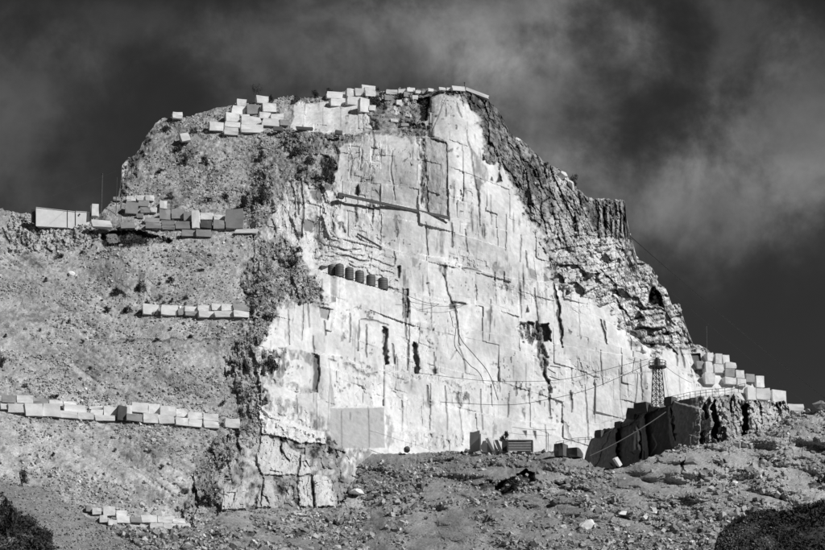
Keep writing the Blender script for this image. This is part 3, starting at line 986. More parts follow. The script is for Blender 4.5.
# region per face
reg = np.zeros(u.shape, int)
st_ = np.stack([mS + mG * .9, mM + mL, mR, mU], -1)
reg = np.argmax(st_, -1)
OFFS = [(1.5, .1), (4, .8), (9, 3), (18, 9), (40, 30), (80, 70), (150, 130), (300, 240), (500, 400)]
PX = back_rows(M.P, OFFS, 1.0, 5)
nb = len(OFFS)
ALB = np.concatenate([F.alb, np.repeat(F.alb[:, -1:], nb, 1)], 1)
REG = np.concatenate([reg, np.repeat(reg[:, -1:], nb, 1)], 1)
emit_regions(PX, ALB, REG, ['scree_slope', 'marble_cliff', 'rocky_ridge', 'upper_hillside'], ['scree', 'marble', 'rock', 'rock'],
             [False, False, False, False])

# ================================================================== DARK SAWN OUTCROP (right)
YO = tps([(583, 440, 607), (583, 480, 606), (600, 440, 600), (600, 470, 599), (625, 420, 592), (625, 465, 590), (650, 405, 586), (650, 465, 582),
          (700, 398, 571), (700, 450, 569), (725, 395, 572), (725, 445, 570), (760, 400, 577), (760, 440, 575), (790, 412, 585), (800, 440, 588)])
OT = [(586, 452), (590, 441), (593, 437), (597, 436), (597.5, 436), (603, 430), (612, 428), (622, 424), (628, 414), (634, 411),
      (650, 405), (652, 407), (665, 407), (672, 401), (676, 402), (690, 398), (705, 396), (735, 394), (745, 401), (770, 401), (785, 401), (790, 408), (797, 418)]
OUT = Sheet(586, 797, .7, [(586, 474), (640, 474), (700, 456), (740, 446), (797, 430)], OT, YO, dv=.7)
O = OUT.F
ou, ov, oX, oZ = O.u, O.v, O.X, O.Z
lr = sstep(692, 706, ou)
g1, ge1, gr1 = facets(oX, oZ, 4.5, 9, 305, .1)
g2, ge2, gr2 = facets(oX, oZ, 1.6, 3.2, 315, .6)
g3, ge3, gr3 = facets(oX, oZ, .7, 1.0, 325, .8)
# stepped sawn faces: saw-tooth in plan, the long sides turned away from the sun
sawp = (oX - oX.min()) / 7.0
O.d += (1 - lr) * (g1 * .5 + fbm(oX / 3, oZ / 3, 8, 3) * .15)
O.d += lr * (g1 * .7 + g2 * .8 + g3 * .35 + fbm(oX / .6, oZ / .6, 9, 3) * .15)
O.alb[:] = (1 - lr) * (.15 + .03 * (gr1 - .5) + .03 * fbm(oX / .5, oZ / 4, 10, 3)) + lr * (.40 + .22 * (gr2 - .5) + .2 * (gr3 - .5) - .16 * (1 - sstep(.02, .15, ge3)))  # left faces darker than the right part: their shade is in the colour
for pts, a, p in [([(592, 440), (618, 427), (617, 468), (594, 468), (590, 455)], .15, -1.2), ([(674, 402), (700, 408), (700, 452), (676, 446), (670, 425)], .24, -1.6),
                  ([(619, 425), (640, 420), (644, 468), (620, 468)], .09, .6), ([(645, 415), (668, 405), (670, 440), (676, 455), (650, 460)], .05, 1.4)]:
    O.stain(pts, a, .9, 0, 1.2, .4, .2, p)  # panel tones include the shade lying on each face
O.stain([(637, 425), (641, 430), (641, 452), (638, 450)], .6, .9, .1, 1.2, .7, .2, -.6)
O.stain([(634, 430), (637, 432), (636, 450), (634, 450)], .4, .7, .1, 1.2, .7, .2, -.4)
O.crack([(652, 434), (657, 445), (651, 455)], 1.0, .2, .3, .6)
for q, w in [([(714, 402), (716, 420), (717, 446)], 8), ([(744, 400), (746, 415), (745, 440)], 7), ([(705, 404), (706, 418)], 4), ([(702, 430), (704, 452)], 4), ([(732, 400), (731, 412)], 4), ([(777, 400), (779, 408)], 3.5),
             ([(640, 430), (641, 468)], 1.5), ([(619, 428), (619, 470)], 2), ([(671, 410), (676, 440)], 4)]:
    O.crack(q, w, 2.6 if w > 5 else 1.2, .04, .92, 1.4)  # rib gaps: stain plus painted shade of the left-turned sides
for pts, a in [([(722, 410), (730, 408), (734, 420), (744, 425), (743, 438), (728, 442), (722, 430)], .3), ([(750, 412), (785, 405), (788, 420), (760, 434), (750, 430)], .55)]:
    O.stain(pts, a, .6, .1, 3, 2, .5, -.5)
O.alb[:] = np.clip(O.alb, .03, .7)
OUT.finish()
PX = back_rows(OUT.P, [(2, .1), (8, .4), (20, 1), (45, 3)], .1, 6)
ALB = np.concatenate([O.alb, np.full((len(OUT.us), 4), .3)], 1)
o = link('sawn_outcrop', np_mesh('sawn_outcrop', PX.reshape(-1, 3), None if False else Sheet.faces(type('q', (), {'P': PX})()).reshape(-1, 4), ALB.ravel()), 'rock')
tag(o, kind='structure')

# ================================================================== FOREGROUND DEBRIS SLOPE
FT = [(60, 562), (75, 540), (95, 530), (125, 527), (160, 531), (200, 525), (222, 516), (240, 511), (262, 508), (300, 508.5), (345, 506), (372, 509), (378, 500), (372, 482),
      (356, 466), (350, 456), (372, 453.5), (420, 453), (470, 450.5), (500, 452), (540, 452), (560, 451), (585, 459), (592, 466), (607, 469.5), (622, 468), (640, 461), (680, 447.5), (700, 445),
      (716, 443), (740, 436), (765, 430), (780, 421), (792, 415), (800, 413), (815, 412), (825, 409), (885, 400)]
FT = sorted(set(FT))
FT = [(60, 562), (75, 540), (95, 530), (125, 527), (160, 531), (200, 525), (222, 516), (240, 511), (262, 508), (300, 508.5), (340, 507), (346, 500), (350, 488), (355, 474), (361, 463), (372, 454), (420, 453), (470, 450.5), (500, 452), (540, 452), (560, 451), (585, 459), (592, 466), (607, 469.5), (622, 468), (640, 461), (680, 447.5), (700, 445),
      (716, 443), (740, 436), (765, 430), (780, 421), (792, 415), (800, 413), (815, 412), (825, 409), (885, 400)]
YF = tps([(60, 562, 520), (60, 530, 530), (200, 562, 520), (200, 525, 537), (300, 562, 515), (300, 508, 558), (345, 506, 566), (352, 458, 590), (352, 480, 583), (372, 500, 566),
          (420, 562, 512), (420, 500, 558), (420, 455, 592), (500, 562, 508), (500, 500, 545), (500, 453, 586), (590, 562, 505), (590, 500, 538), (590, 466, 570),
          (680, 562, 498), (680, 500, 532), (680, 448, 562), (750, 562, 490), (750, 500, 528), (750, 434, 562), (825, 562, 485), (825, 500, 525), (825, 410, 568), (885, 562, 482), (885, 400, 568)])
G = Sheet(60, 885, .8, 562, FT, YF, dv=.8)
H = G.F
gu, gv, gX, gZ = H.u, H.v, H.X, H.Z
a1, _, ar1 = facets(gX, gZ, .9, .6, 405, .8)
a2, _, ar2 = facets(gX, gZ, .45, .3, 415, .8)
m1 = fbm(gX / 7, gZ / 4, 420, 3)
m2 = fbm(gX / 1.8, gZ / 1.2, 424, 3)
m3 = fbm(gX / .5, gZ / .35, 428, 3)
chan = fbm((gX - .8 * gZ) / 1.6, gZ / 12, 430, 4)
coarse = np.clip(.5 + fbm(gX / 12, gZ / 8, 440, 3) + .5 * sstep(520, 640, gu), 0, 1)
smooth_p = np.zeros(gu.shape)
for pts in [[(612, 472), (690, 452), (735, 445), (700, 470), (640, 500), (620, 495)], [(400, 520), (470, 500), (480, 550), (410, 555)], [(215, 515), (250, 510), (262, 525), (230, 530)], [(790, 430), (815, 425), (810, 500), (795, 500)],
            [(370, 508), (390, 508), (388, 555), (374, 555)]]:
    smooth_p = np.maximum(smooth_p, H.mask(pts, 14, 3))
coarse = coarse * (1 - smooth_p)
m0 = fbm((gX + .6 * gZ) / 16, gZ / 9, 450, 3)
H.d += (1 - np.abs(m0) * 2) * 3.2 * sstep(562, 520, gv) * sstep(0, 14, gv - interp(gu, FT)) + m1 * 2.5 + m2 * .45 * (.4 + .6 * coarse) + m3 * .22 * (.3 + .7 * coarse) + chan * .25 + a1 * .34 * coarse + a2 * .10
H.alb[:] = .25 + .05 * m0 + .03 * m1 + .035 * m2 + .10 * m3 * (.35 + .65 * coarse) + .10 * (ar2 - .5) * (.3 + .7 * coarse) + .08 * (ar1 - .5) * coarse + .03 * chan
# crest bulge under the tower outcrop road, cut bank in the middle
for pts, a, p in [([(355, 456), (420, 456), (430, 480), (400, 500), (360, 495), (350, 475)], .15, 0), ([(500, 455), (560, 455), (555, 478), (535, 472), (505, 470)], .15, .5),
                  ([(370, 510), (390, 510), (392, 556), (372, 556)], .11, .3), ([(430, 462), (500, 458), (498, 480), (470, 485), (430, 478)], .2, 0)]:
    H.stain(pts, a, .7, .25, 8, 3, .6, p)
H.d += 4.5 * np.exp(-((gv - 482 - (gu - 450) * -.03) / 7) ** 2) * sstep(400, 440, gu) * sstep(560, 520, gu)
H.alb += .07 * sstep(600, 680, gu) * sstep(560, 500, gv)
PIT = [(494, 490), (503, 481), (513, 476), (526, 469.5), (533, 471), (536, 482), (527, 487), (516, 494), (503, 496)]
H.stain(PIT, .05, .97, 0, 2.2, 1.2, 0, 9.0)  # near-black colour stands for shade, as the sun reaches the back
H.stain([(466, 487), (480, 481), (494, 482), (498, 490), (480, 491)], .08, .8, .1, 3, 2, .6, 1.6)
H.stain([(528, 470), (560, 466), (600, 470), (612, 482), (580, 488), (545, 482)], .34, .6, .3, 6, 3, .7, -1.4)
H.stain([(505, 457), (512, 462), (518, 470), (512, 474), (504, 466)], .12, .7, .2, 3, 2, .4, .8)
for pts, p in [([(376, 493), (382, 489), (390, 493), (386, 497), (380, 495)], 2.0), ([(392, 503), (405, 499), (404, 504), (394, 506)], 2.0), ([(413, 484), (418, 490), (422, 488), (420, 494), (414, 490)], 1.5),
               ([(421, 489), (427, 484), (427, 489), (423, 492)], 1.5), ([(419, 500), (423, 496), (422, 501), (418, 503)], 1.5), ([(237, 530), (250, 529), (257, 532), (253, 537), (240, 534)], 1.8),
               ([(472, 485), (492, 482), (494, 488), (478, 490)], 1.0), ([(554, 482), (566, 480), (569, 484), (558, 487)], 2.0), ([(714, 463), (725, 458), (728, 461), (718, 466)], 2.0), ([(756, 462), (766, 457), (768, 461), (760, 466)], 2.0),
               ([(681, 463), (686, 457), (684, 470), (680, 472)], 1.8), ([(549, 500), (556, 497), (558, 503), (551, 505)], 1.5), ([(500, 537), (514, 534), (516, 538), (502, 541)], 1.2), ([(806, 484), (826, 478), (830, 484), (808, 490)], 1.5),
               ([(280, 536), (300, 528), (306, 533), (285, 541)], .8), ([(652, 528), (664, 524), (664, 530), (654, 532)], 1.0), ([(690, 529), (700, 524), (702, 528), (692, 532)], 1.0), ([(605, 465), (610, 466), (608, 472), (602, 472)], .6)]:
    H.stain(pts, .05, .95, .2, 1.6, 1.2, .2, p)  # sunken holes, the shadow in them painted near black
st2 = H.stain
for pts, a in [([(290, 512), (310, 510), (312, 518), (292, 520)], .5), ([(310, 490), (345, 478), (375, 498), (374, 506), (345, 508), (318, 506)], .5), ([(800, 425), (812, 425), (806, 470), (798, 480)], .26), ([(468, 530), (476, 530), (474, 550), (464, 550)], .24)]:
    st2(pts, a, .75, .2, 4, 2, .5)
# grooves running down from the crest
for q in [[(440, 505), (436, 525), (440, 550)], [(462, 500), (470, 525), (480, 550)], [(396, 510), (392, 530), (394, 552)], [(730, 445), (715, 470), (700, 480)], [(790, 440), (800, 470), (795, 505)],
          [(300, 528), (320, 545), (330, 556)], [(260, 515), (275, 535), (290, 550)], [(508, 498), (530, 520), (548, 545)], [(620, 480), (600, 500), (585, 520)]]:
    H.crack(q, 9, .35, .16, .3, 4)
H.alb[:] = np.clip(H.alb, .035, .6)
G.finish()
PX = back_rows(G.P, [(1.2, .1), (4, 1.2), (9, 5), (16, 12), (26, 22)], .5, 7)
# skirt that carries the slope down to the valley floor
bot = G.P[:, 0]
sk = []
for k, (f_, z_) in enumerate([(170, .02), (120, .2), (80, .42), (45, .65), (20, .85)]):
    r = bot.copy()
    r[:, 1] -= f_
    r[:, 2] = bot[:, 2] * z_ - (3 if k == 0 else 0) + fbm(bot[:, 0] / 12, bot[:, 0] * 0 + k, 3, 3) * (0 if k == 0 else 2)
    sk.append(r[:, None])
PX = np.concatenate(sk + [PX], 1)
ALB = np.concatenate([np.full((len(G.us), 5), .2), H.alb, np.full((len(G.us), 5), .2)], 1)


def grid_faces(P):
    n, m = P.shape[:2]
    idx = np.arange(n * m).reshape(n, m)
    return np.stack([idx[:-1, :-1], idx[1:, :-1], idx[1:, 1:], idx[:-1, 1:]], -1).reshape(-1, 4)


o = link('debris_slope', np_mesh('debris_slope', PX.reshape(-1, 3), grid_faces(PX), ALB.ravel()), 'scree')
tag(o, kind='structure')

# ================================================================== LOW MOUND (bottom left) and KNOLL (bottom right)


def mound(name, u0, u1, top, yf, alb, mott, nb_):
    sh = Sheet(u0, u1, .9, 562, top, yf, dv=.9)
    f = sh.F
    k2 = fbm(f.X / 2, f.Z / 1.5, 500 + nb_, 3)
    k3 = fbm(f.X / .5, f.Z / .4, 505 + nb_, 3)
    f.d += fbm(f.X / 7, f.Z / 6, 510 + nb_, 3) * 1.2 + k2 * .4 * mott + k3 * .15
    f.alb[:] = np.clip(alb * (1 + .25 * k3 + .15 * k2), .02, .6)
    sh.finish()
    P = back_rows(sh.P, [(1.5, .2), (5, 2), (12, 7), (22, 16)], .4, 9 + nb_)
    b0 = sh.P[:, 0]
    s_ = []
    for k, (f_, z_) in enumerate([(150, .0), (95, .3), (50, .6), (20, .85)]):
        r = b0.copy()
        r[:, 1] -= f_
        r[:, 2] = b0[:, 2] * z_ - (3 if k == 0 else 0)
        s_.append(r[:, None])
    P = np.concatenate(s_ + [P], 1)
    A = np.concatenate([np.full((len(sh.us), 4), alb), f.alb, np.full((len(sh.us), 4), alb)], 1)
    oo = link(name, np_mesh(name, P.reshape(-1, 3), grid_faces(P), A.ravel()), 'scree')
    tag(oo, kind='structure')
    return sh


MOUND = mound('spoil_mound', -60, 172, [(-60, 474), (0, 482), (11, 483), (40, 488.5), (53, 495), (80, 511), (107, 530), (135, 545), (150, 553), (172, 561)],
              tps([(-60, 562, 475), (0, 562, 480), (0, 482, 512), (60, 562, 485), (60, 500, 514), (170, 562, 500), (170, 550, 504), (-60, 470, 510), (110, 562, 495), (110, 530, 510)]), .21, .6, 0)
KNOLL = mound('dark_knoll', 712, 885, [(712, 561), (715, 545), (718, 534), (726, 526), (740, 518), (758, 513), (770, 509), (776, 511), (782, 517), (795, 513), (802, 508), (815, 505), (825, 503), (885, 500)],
              tps([(712, 562, 350), (712, 540, 355), (740, 562, 340), (740, 518, 356), (775, 562, 335), (775, 512, 355), (825, 562, 332), (825, 504, 352), (885, 562, 332), (885, 500, 352)]), .05, 1.2, 20)  # near-black base holds the shade over the knoll besides its scrub
# valley floor to the horizon
n = 60
gx = np.sinh(np.linspace(-4, 4, n)) / math.sinh(4) * 9000
xx, yy = np.meshgrid(gx, gx, indexing='ij')
zz = np.full_like(xx, -0.02) + fbm(xx / 900, yy / 900, 600, 2) * 3 * sstep(300, 1500, np.hypot(xx, yy))
P = np.stack([xx, yy, zz], -1)
o = link('valley_ground', np_mesh('valley_ground', P.reshape(-1, 3), grid_faces(P), smooth=True), 'valley_ground')
tag(o, kind='structure')

# ================================================================== LOOSE STUFF
CUBE = np.array([(-1, -1, -1), (1, -1, -1), (1, 1, -1), (-1, 1, -1), (-1, -1, 1), (1, -1, 1), (1, 1, 1), (-1, 1, 1)], float) * .6
CF = np.array([(0, 3, 2, 1), (4, 5, 6, 7), (0, 1, 5, 4), (1, 2, 6, 5), (2, 3, 7, 6), (3, 0, 4, 7)])


def rand_rot(n):
    q = RNG.normal(size=(n, 4))
    q /= np.linalg.norm(q, axis=1)[:, None]
    w, x, y, z = q.T
    return np.stack([np.stack([1 - 2 * (y * y + z * z), 2 * (x * y - z * w), 2 * (x * z + y * w)], -1),
                     np.stack([2 * (x * y + z * w), 1 - 2 * (x * x + z * z), 2 * (y * z - x * w)], -1),
                     np.stack([2 * (x * z - y * w), 2 * (y * z + x * w), 1 - 2 * (x * x + y * y)], -1)], -2)


def pick(sh, w, n):
    w = np.asarray(w, float).copy()
    wf = w.ravel()
    wf = wf / wf.sum()
    c = np.cumsum(wf)
    k = np.searchsorted(c, RNG.random(n))
    k = np.minimum(k, wf.size - 1)
    return np.unravel_index(k, w.shape)


def stones(name, sh, w, n, rmin, rmax, alb, spread, power=3.0):
    i, j = pick(sh, w, n)
    c = sh.P[i, j]
    sz = rmin + (rmax - rmin) * RNG.random(n) ** power
    V_ = CUBE[None] * (1 + RNG.uniform(-.42, .42, (n, 8, 3))) * RNG.uniform(.6, 1.25, (n, 1, 3))
    V_ = np.einsum('nij,nkj->nki', rand_rot(n), V_) * sz[:, None, None]
    c = c + np.array([0, -.25, .1]) * sz[:, None] + RNG.uniform(-.08, .08, (n, 3))
    V_ = V_ + c[:, None]
    f = (CF[None] + (np.arange(n) * 8)[:, None, None]).reshape(-1, 4)
    a = np.clip(alb + spread * RNG.normal(size=n), .05, .72)
    o = link(name, np_mesh(name, V_.reshape(-1, 3), f, np.repeat(a, 8)), 'stones')
    tag(o, kind='stuff')
    return o


def leaves(name, sh, w, n, size, mat, blades=7):
    i, j = pick(sh, w, n)
    c = sh.P[i, j]
    r = size * RNG.uniform(.5, 1.3, n)
    base = c[:, None] + RNG.normal(size=(n, blades, 3)) * r[:, None, None] * np.array([.8, .8, .45]) + np.array([0, 0, .35]) * r[:, None, None]
    tri = RNG.normal(size=(n, blades, 3, 3)) * r[:, None, None, None] * .42
    V_ = (base[:, :, None] + tri).reshape(-1, 3)
    f = np.arange(len(V_)).reshape(-1, 3)
    o = link(name, np_mesh(name, V_, f), mat)
    tag(o, kind='stuff')
    return o


rat = 1 - sstep(.0, .8, mM + mR * .9)
clump = np.clip(.25 + .8 * fbm(X / 5, Z / 2.5, 700, 4) + .5 * fbm(X / 9, Z / 6, 704, 2), .03, 2)
stones('scree_stones', M, (mS > .5) * clump, 44000, .05, .36, .36, .09, 5.0)
bd = np.zeros(u.shape)
for c_ in ([(-60, 404), (0, 402), (60, 404), (120, 413), (238, 424)], [(138, 309), (250, 309)], [(20, 458), (60, 470), (110, 492), (150, 505)], [(0, 352), (25, 364), (50, 380), (90, 392)], [(95, 250), (250, 240)], [(150, 500), (215, 500)]):
    cv = interp(u, c_)
    bd += np.exp(-np.abs(v - cv - 4) / 6) * (u > c_[0][0]) * (u < c_[-1][0])
stones('scree_boulders', M, (mS > .5) * (bd + .12 * sstep(.3, .9, run)), 1500, .14, .55, .42, .12, 3)
stones('hillside_stones', M, (mU + .8 * mG + .5 * mL > .6) * (mM < .3) * clump, 15000, .05, .34, .34, .11, 4.5)
RV = np.exp(-((u - (560 + (v - 200) * .75)) / 55) ** 2) * (mR > .5) * (v > 225)
stones('ridge_rubble', M, RV + .02 * (mR > .5), 600, .12, .6, .45, .12, 3.0)
wf = (.25 + coarse) * np.clip(.35 + fbm(gX / 3, gZ / 2, 710, 3), .03, 2) * (1 - .85 * smooth_p)
stones('debris_stones', G, wf, 40000, .05, .6, .32, .11, 7)
GV = mG * (mM < .3) * np.clip(fbm(X / 2.5, Z / 2.0, 720, 3) + .25, 0, 1) + .0
darkv = (F.alb < .085) * (mS + mU + mG > .5)
leaves('scrub', M, GV * .07 + darkv * 1.0, 4500, .22, 'leaf_dark')
leaves('dry_grass', M, mG * np.clip(.5 + fbm(X / 1.5, Z / 1.5, 725, 2), 0, 1), 1200, .18, 'leaf_mid')
stones('debris_boulders', G, (gv < 556) * (coarse > .45) * np.clip(fbm(gX / 5, gZ / 3, 760, 2) + .2, 0, 1), 900, .28, .95, .3, .1, 2.5)
# turf and scrub that covers the near knoll and the left mound's foot
kf = KNOLL.F
kw_ = (KNOLL.V < 560) * np.clip(.5 + fbm(kf.X / 1.2, kf.Z / 1.0, 730, 3), .1, 1) * (.25 + 1.5 * sstep(765, 790, kf.u))
leaves('knoll_scrub', KNOLL, kw_ * np.clip(fbm(kf.X / 2.2, kf.Z / 2, 735, 3) + .4, .02, 1), 8000, .3, 'leaf_dark')
stones('knoll_stones', KNOLL, (KNOLL.V < 560) * (kf.u < 790) * 1.0, 2500, .04, .2, .12, .05, 3)
mf = MOUND.F
blob = mf.mask([(-60, 500), (0, 497), (6, 512), (28, 518), (50, 540), (56, 562), (-60, 562)], 6, 2)
leaves('mound_scrub', MOUND, blob * np.clip(.6 + fbm(mf.X / 1.5, mf.Z / 1.2, 740, 3), .05, 1), 7000, .4, 'leaf_dark')
stones('mound_stones', MOUND, (1 - blob), 3500, .07, .3, .26, .08, 4)

# ================================================================== BLOCKS


def block_mesh(name, seed, jit=.035):
    """rough-sawn block: a box split once each way, corners chipped, edges and faces uneven"""
    import bmesh
    r = random.Random(seed)
    bm = bmesh.new()
    bmesh.ops.create_cube(bm, size=1)
    bmesh.ops.subdivide_edges(bm, edges=bm.edges[:], cuts=1, use_grid_fill=True)
    sh = (r.uniform(-.09, .09), r.uniform(-.06, .06))
    for v_ in bm.verts:
        c = v_.co
        k = sum(abs(abs(q) - .5) < .01 for q in c)
        if k == 3:
            f_ = 1 - (r.uniform(.0, .05) if r.random() < .8 else r.uniform(.1, .25))
        elif k == 2:
            f_ = 1 - r.uniform(.0, .03)
        else:
            f_ = 1 + r.uniform(-.01, .01)
        for a in range(3):
            if abs(c[a]) < .01:
                c[a] = r.uniform(-.15, .15)
            else:
                c[a] = c[a] * f_ + r.uniform(-jit, jit) * (1 if k > 1 else .3)
        c.x += sh[0] * c.z
        c.z += sh[1] * c.x + .5
    bmesh.ops.triangulate(bm, faces=bm.faces[:])
    me = bpy.data.meshes.new(name)
    bm.to_mesh(me)
    bm.free()
    return me


BLK = {}
for mt in ('block_pale', 'block_grey', 'block_dark', 'concrete'):
    BLK[mt] = []
    for k in range(12):
        me = block_mesh('block', 40 + k, .018 + .012 * (k % 3))
        me.materials.append(MATS[mt])
        BLK[mt].append(me)


def empty(name, loc):
    o = bpy.data.objects.new(name, None)
    COL.objects.link(o)
    o.location = loc
    o.empty_display_size = .5
    return o


def place_block(name, sheet, x0, y0, x1, y1, mat='block_pale', yaw=14, off=-.9, depth=2.2, parent=None, roll=0, Y=None, pitch=0):
    """block whose front fills the pixel rectangle"""
    uc = (x0 + x1) / 2
    if Y is None:
        Y = (sheet.at(uc, min(y1, 545)).y + off if name != 'block' else min(sheet.at(uc, min(y1, 545)).y + off, sheet.at(uc, min(y1, 545) - 1).y + off))
    p = world_pt(uc, y1, Y)
    q = world_pt(uc, y0, Y)
    w = (x1 - x0) * Y / FPX * (1.0 if abs(yaw) < 16 else 1 / (math.cos(math.radians(yaw)) + .3 * abs(math.sin(math.radians(yaw)))))
    h = (q.z - p.z)
    o = bpy.data.objects.new(name, random.choice(BLK[mat]))
    COL.objects.link(o)
    o.location = p
    kk = random.uniform(.93, .99) if name == 'block' else 1.0
    o.scale = (w * 1.06 * kk, depth, h * 1.08 * random.uniform(.9, 1.0))
    o.rotation_euler = (math.radians(pitch), math.radians(roll), math.radians(yaw))
    if parent is not None:
        o.parent = parent
        o.location = p - parent.location
    return o


def wall(name, label, cat, sheet, rects, ox, oy, sc=3.74, yaw=12, off=.3, depth=2.2, mats=None, group=None):
    R_ = [(ox + r[0] / sc, oy + r[1] / sc, ox + r[2] / sc, oy + r[3] / sc) + tuple(r[4:]) for r in rects]
    cx = sum(r[0] for r in R_) / len(R_)
    cy = max(r[3] for r in R_)
    root = empty(name, sheet.at(cx, min(cy, 545)))
    tag(root, label, cat, group)
    for r in R_:
        m_ = {'g': 'block_grey', 'd': 'block_dark'}.get(r[4] if len(r) > 4 else '', 'block_pale')
        place_block('block', sheet, r[0], r[1], r[2], r[3], m_, yaw + random.uniform(-5, 5), off + random.uniform(-.15, .15), depth, root, random.uniform(-2.5, 2.5))
    return root


A = [(5, 360, 58, 388, 'g'), (60, 360, 122, 390), (124, 372, 180, 392, 'g'), (182, 378, 232, 400), (234, 384, 282, 396), (0, 392, 28, 412), (30, 393, 92, 424), (93, 393, 157, 438),
     (160, 392, 225, 440), (234, 398, 322, 426), (226, 420, 290, 445), (290, 424, 350, 450), (333, 401, 382, 412), (334, 413, 382, 434), (382, 405, 437, 440),
     (355, 435, 430, 455), (436, 400, 470, 455, 'd'), (468, 396, 492, 430), (470, 430, 530, 456, 'g'), (492, 388, 552, 424), (553, 393, 594, 428), (595, 403, 656, 438),
     (532, 428, 590, 464), (592, 432, 650, 466), (656, 412, 700, 442), (652, 443, 702, 472), (700, 425, 755, 450), (702, 450, 752, 478), (760, 428, 818, 455),
     (770, 457, 820, 480), (760, 428 + 0, 762, 430)]
A = A[:-1]
A += [(748 + 12, 428, 748 + 68, 455), (748 + 12, 458, 748 + 68, 482), (748 + 90, 447, 748 + 143, 482)]
A = [a for k, a in enumerate(A) if not (k in (28, 29))]
wall('retaining_wall', 'long two-course wall of pale quarried blocks across the lower left scree', 'wall', M, A, 0, 300)
B = [(530, 430, 590, 470), (600, 437, 660, 472), (685, 440, 735, 458), (690, 458, 735, 472, 'g'), (738, 436, 790, 456), (738, 456, 800, 478), (790, 430, 823, 452), (803, 452, 823, 476),
     (748, 430, 788, 453), (789, 432, 830, 452), (832, 430, 874, 455), (750, 454, 798, 478), (800, 456, 868, 480), (878, 432, 930, 457, 'g'), (868, 458, 930, 479)]
B = B[:6] + [(a, b, c, d) + tuple(e) for (a, b, c, d, *e) in B[8:]]
B[4] = (738, 436, 760, 456)
B = [b for k, b in enumerate(B) if k != 4]
B = [(530, 430, 590, 470), (600, 437, 660, 472), (664, 450, 684, 472, 'g'), (685, 440, 735, 458), (690, 458, 735, 474, 'g'), (738, 436, 788, 456), (738, 457, 800, 480), (789, 430, 825, 454),
     (826, 432, 868, 455), (802, 456, 868, 479), (870, 432, 925, 457, 'g'), (870, 458, 928, 479)]
wall('retaining_wall', 'short two-course wall of pale blocks on the middle of the left scree, ending at dark scrub', 'wall', M, B, 0, 190)
C = [(320, 388, 350, 410, 'g'), (345, 395, 378, 420), (385, 390, 430, 425), (432, 405, 472, 427), (372, 425, 400, 450), (402, 440, 435, 462), (435, 427, 482, 452), (484, 430, 526, 450, 'g'),
     (528, 422, 586, 450), (560, 452, 606, 475), (590, 428, 642, 451), (610, 454, 662, 475), (644, 435, 690, 453), (664, 455, 712, 472)]
wall('retaining_wall', 'tumbled wall of pale blocks at the foot of the left scree', 'wall', M, C, 0, 403, yaw=12)
D = [(205, 138, 254, 166), (135, 152, 172, 176), (112, 177, 170, 207), (172, 170, 226, 206, 'g'), (229, 166, 284, 198), (90, 205, 146, 234), (150, 215, 228, 246), (150, 208, 184, 214),
     (218, 200, 262, 222), (264, 207, 312, 228), (32, 236, 85, 268), (88, 235, 148, 256), (88, 257, 140, 284), (150, 248, 236, 276), (230, 224, 296, 250), (296, 228, 330, 248, 'g')]
wall('block_stack', 'stack of pale quarried blocks piled up at the left end of the summit', 'blocks', M, D, 200, 60, off=.3, yaw=13)
T = [(470, 122, 532, 148), (483, 150, 532, 176), (545, 112, 575, 139), (577, 110, 612, 138), (600, 100, 652, 118), (614, 119, 655, 140), (545, 142, 590, 172), (592, 150, 630, 200)]
wall('block_stack', 'pale blocks and slabs stacked on the summit edge right of a dark shrub', 'blocks', M, T, 200, 60, off=.75, yaw=13)
T2 = [(270, 100, 325, 122), (330, 98, 366, 118), (370, 90, 410, 110), (412, 103, 440, 118), (442, 104, 470, 120, 'g'), (472, 94, 500, 108), (525, 88, 560, 102), (562, 90, 588, 104), (165, 86, 215, 106), (262, 126, 296, 150, 'g'), (352, 112, 384, 134, 'g'), (395, 128, 425, 146), (318, 150, 345, 172), (292, 240, 330, 256), (340, 262, 380, 276, 'g'), (186, 176, 220, 200)]
wall('block_parapet', 'jagged rim of small pale blocks along the middle of the summit', 'blocks', M, T2, 330, 70, sc=4.853, off=.5, yaw=12, depth=1.6)
E = [(118 + 37, 82, 185, 100, 'g'), (215, 80, 258, 102), (262, 76, 300, 98), (302, 75, 340, 99), (268, 100, 315, 125, 'g'), (205, 104, 265, 160, 'g'), (365, 100, 398, 135), (280, 130, 324, 155, 'g'),
     (326, 130, 352, 152), (365, 141, 416, 185, 'g'), (420, 140, 475, 182, 'g'), (516, 146, 550, 225), (476, 150, 512, 190, 'g'), (440, 196, 506, 228, 'g'), (295, 180, 364, 200, 'g'),
     (552, 155, 610, 186), (553, 192, 605, 224, 'd'), (608, 190, 662, 228, 'g'), (612, 165, 665, 187), (668, 142, 748, 228, 'g'), (465, 233, 530, 262, 'g'), (532, 233, 600, 264, 'g'),
     (260, 160, 292, 178, 'g'), (300, 202, 372, 226, 'g'), (374, 190, 436, 212, 'g'), (376, 213, 438, 232, 'g'), (185, 200, 250, 226, 'g'), (710, 230, 815, 248)]
wall('ruined_wall', 'tumbled grey and pale block wall at the shoulder of the left slope', 'wall', M, E, 80, 180, sc=4.583, off=.2, yaw=2)
R2_ = [(110, 25, 142, 68), (144, 30, 176, 70), (105, 72, 150, 108), (155, 62, 208, 88), (155, 90, 200, 126, 'g'), (204, 96, 244, 132), (246, 116, 290, 150, 'g'), (292, 124, 335, 176),
       (250, 178, 295, 232), (297, 180, 363, 231), (365, 190, 438, 250), (62, 60, 100, 110), (25, 55, 60, 90, 'g'), (70, 20, 100, 55), (210, 135, 250, 168), (150, 130, 205, 160), (62, 112, 110, 160)]
wall('block_terrace', 'stepped pale blocks along the skyline above the dark outcrop', 'blocks', M, R2_, 690, 350, sc=4.583, off=.1, yaw=16)


def single(name, label, cat, sheet, rect, mat='block_pale', group=None, **k):
    o = place_block(name, sheet, *rect, mat=mat, **k)
    return tag(o, label, cat, group)


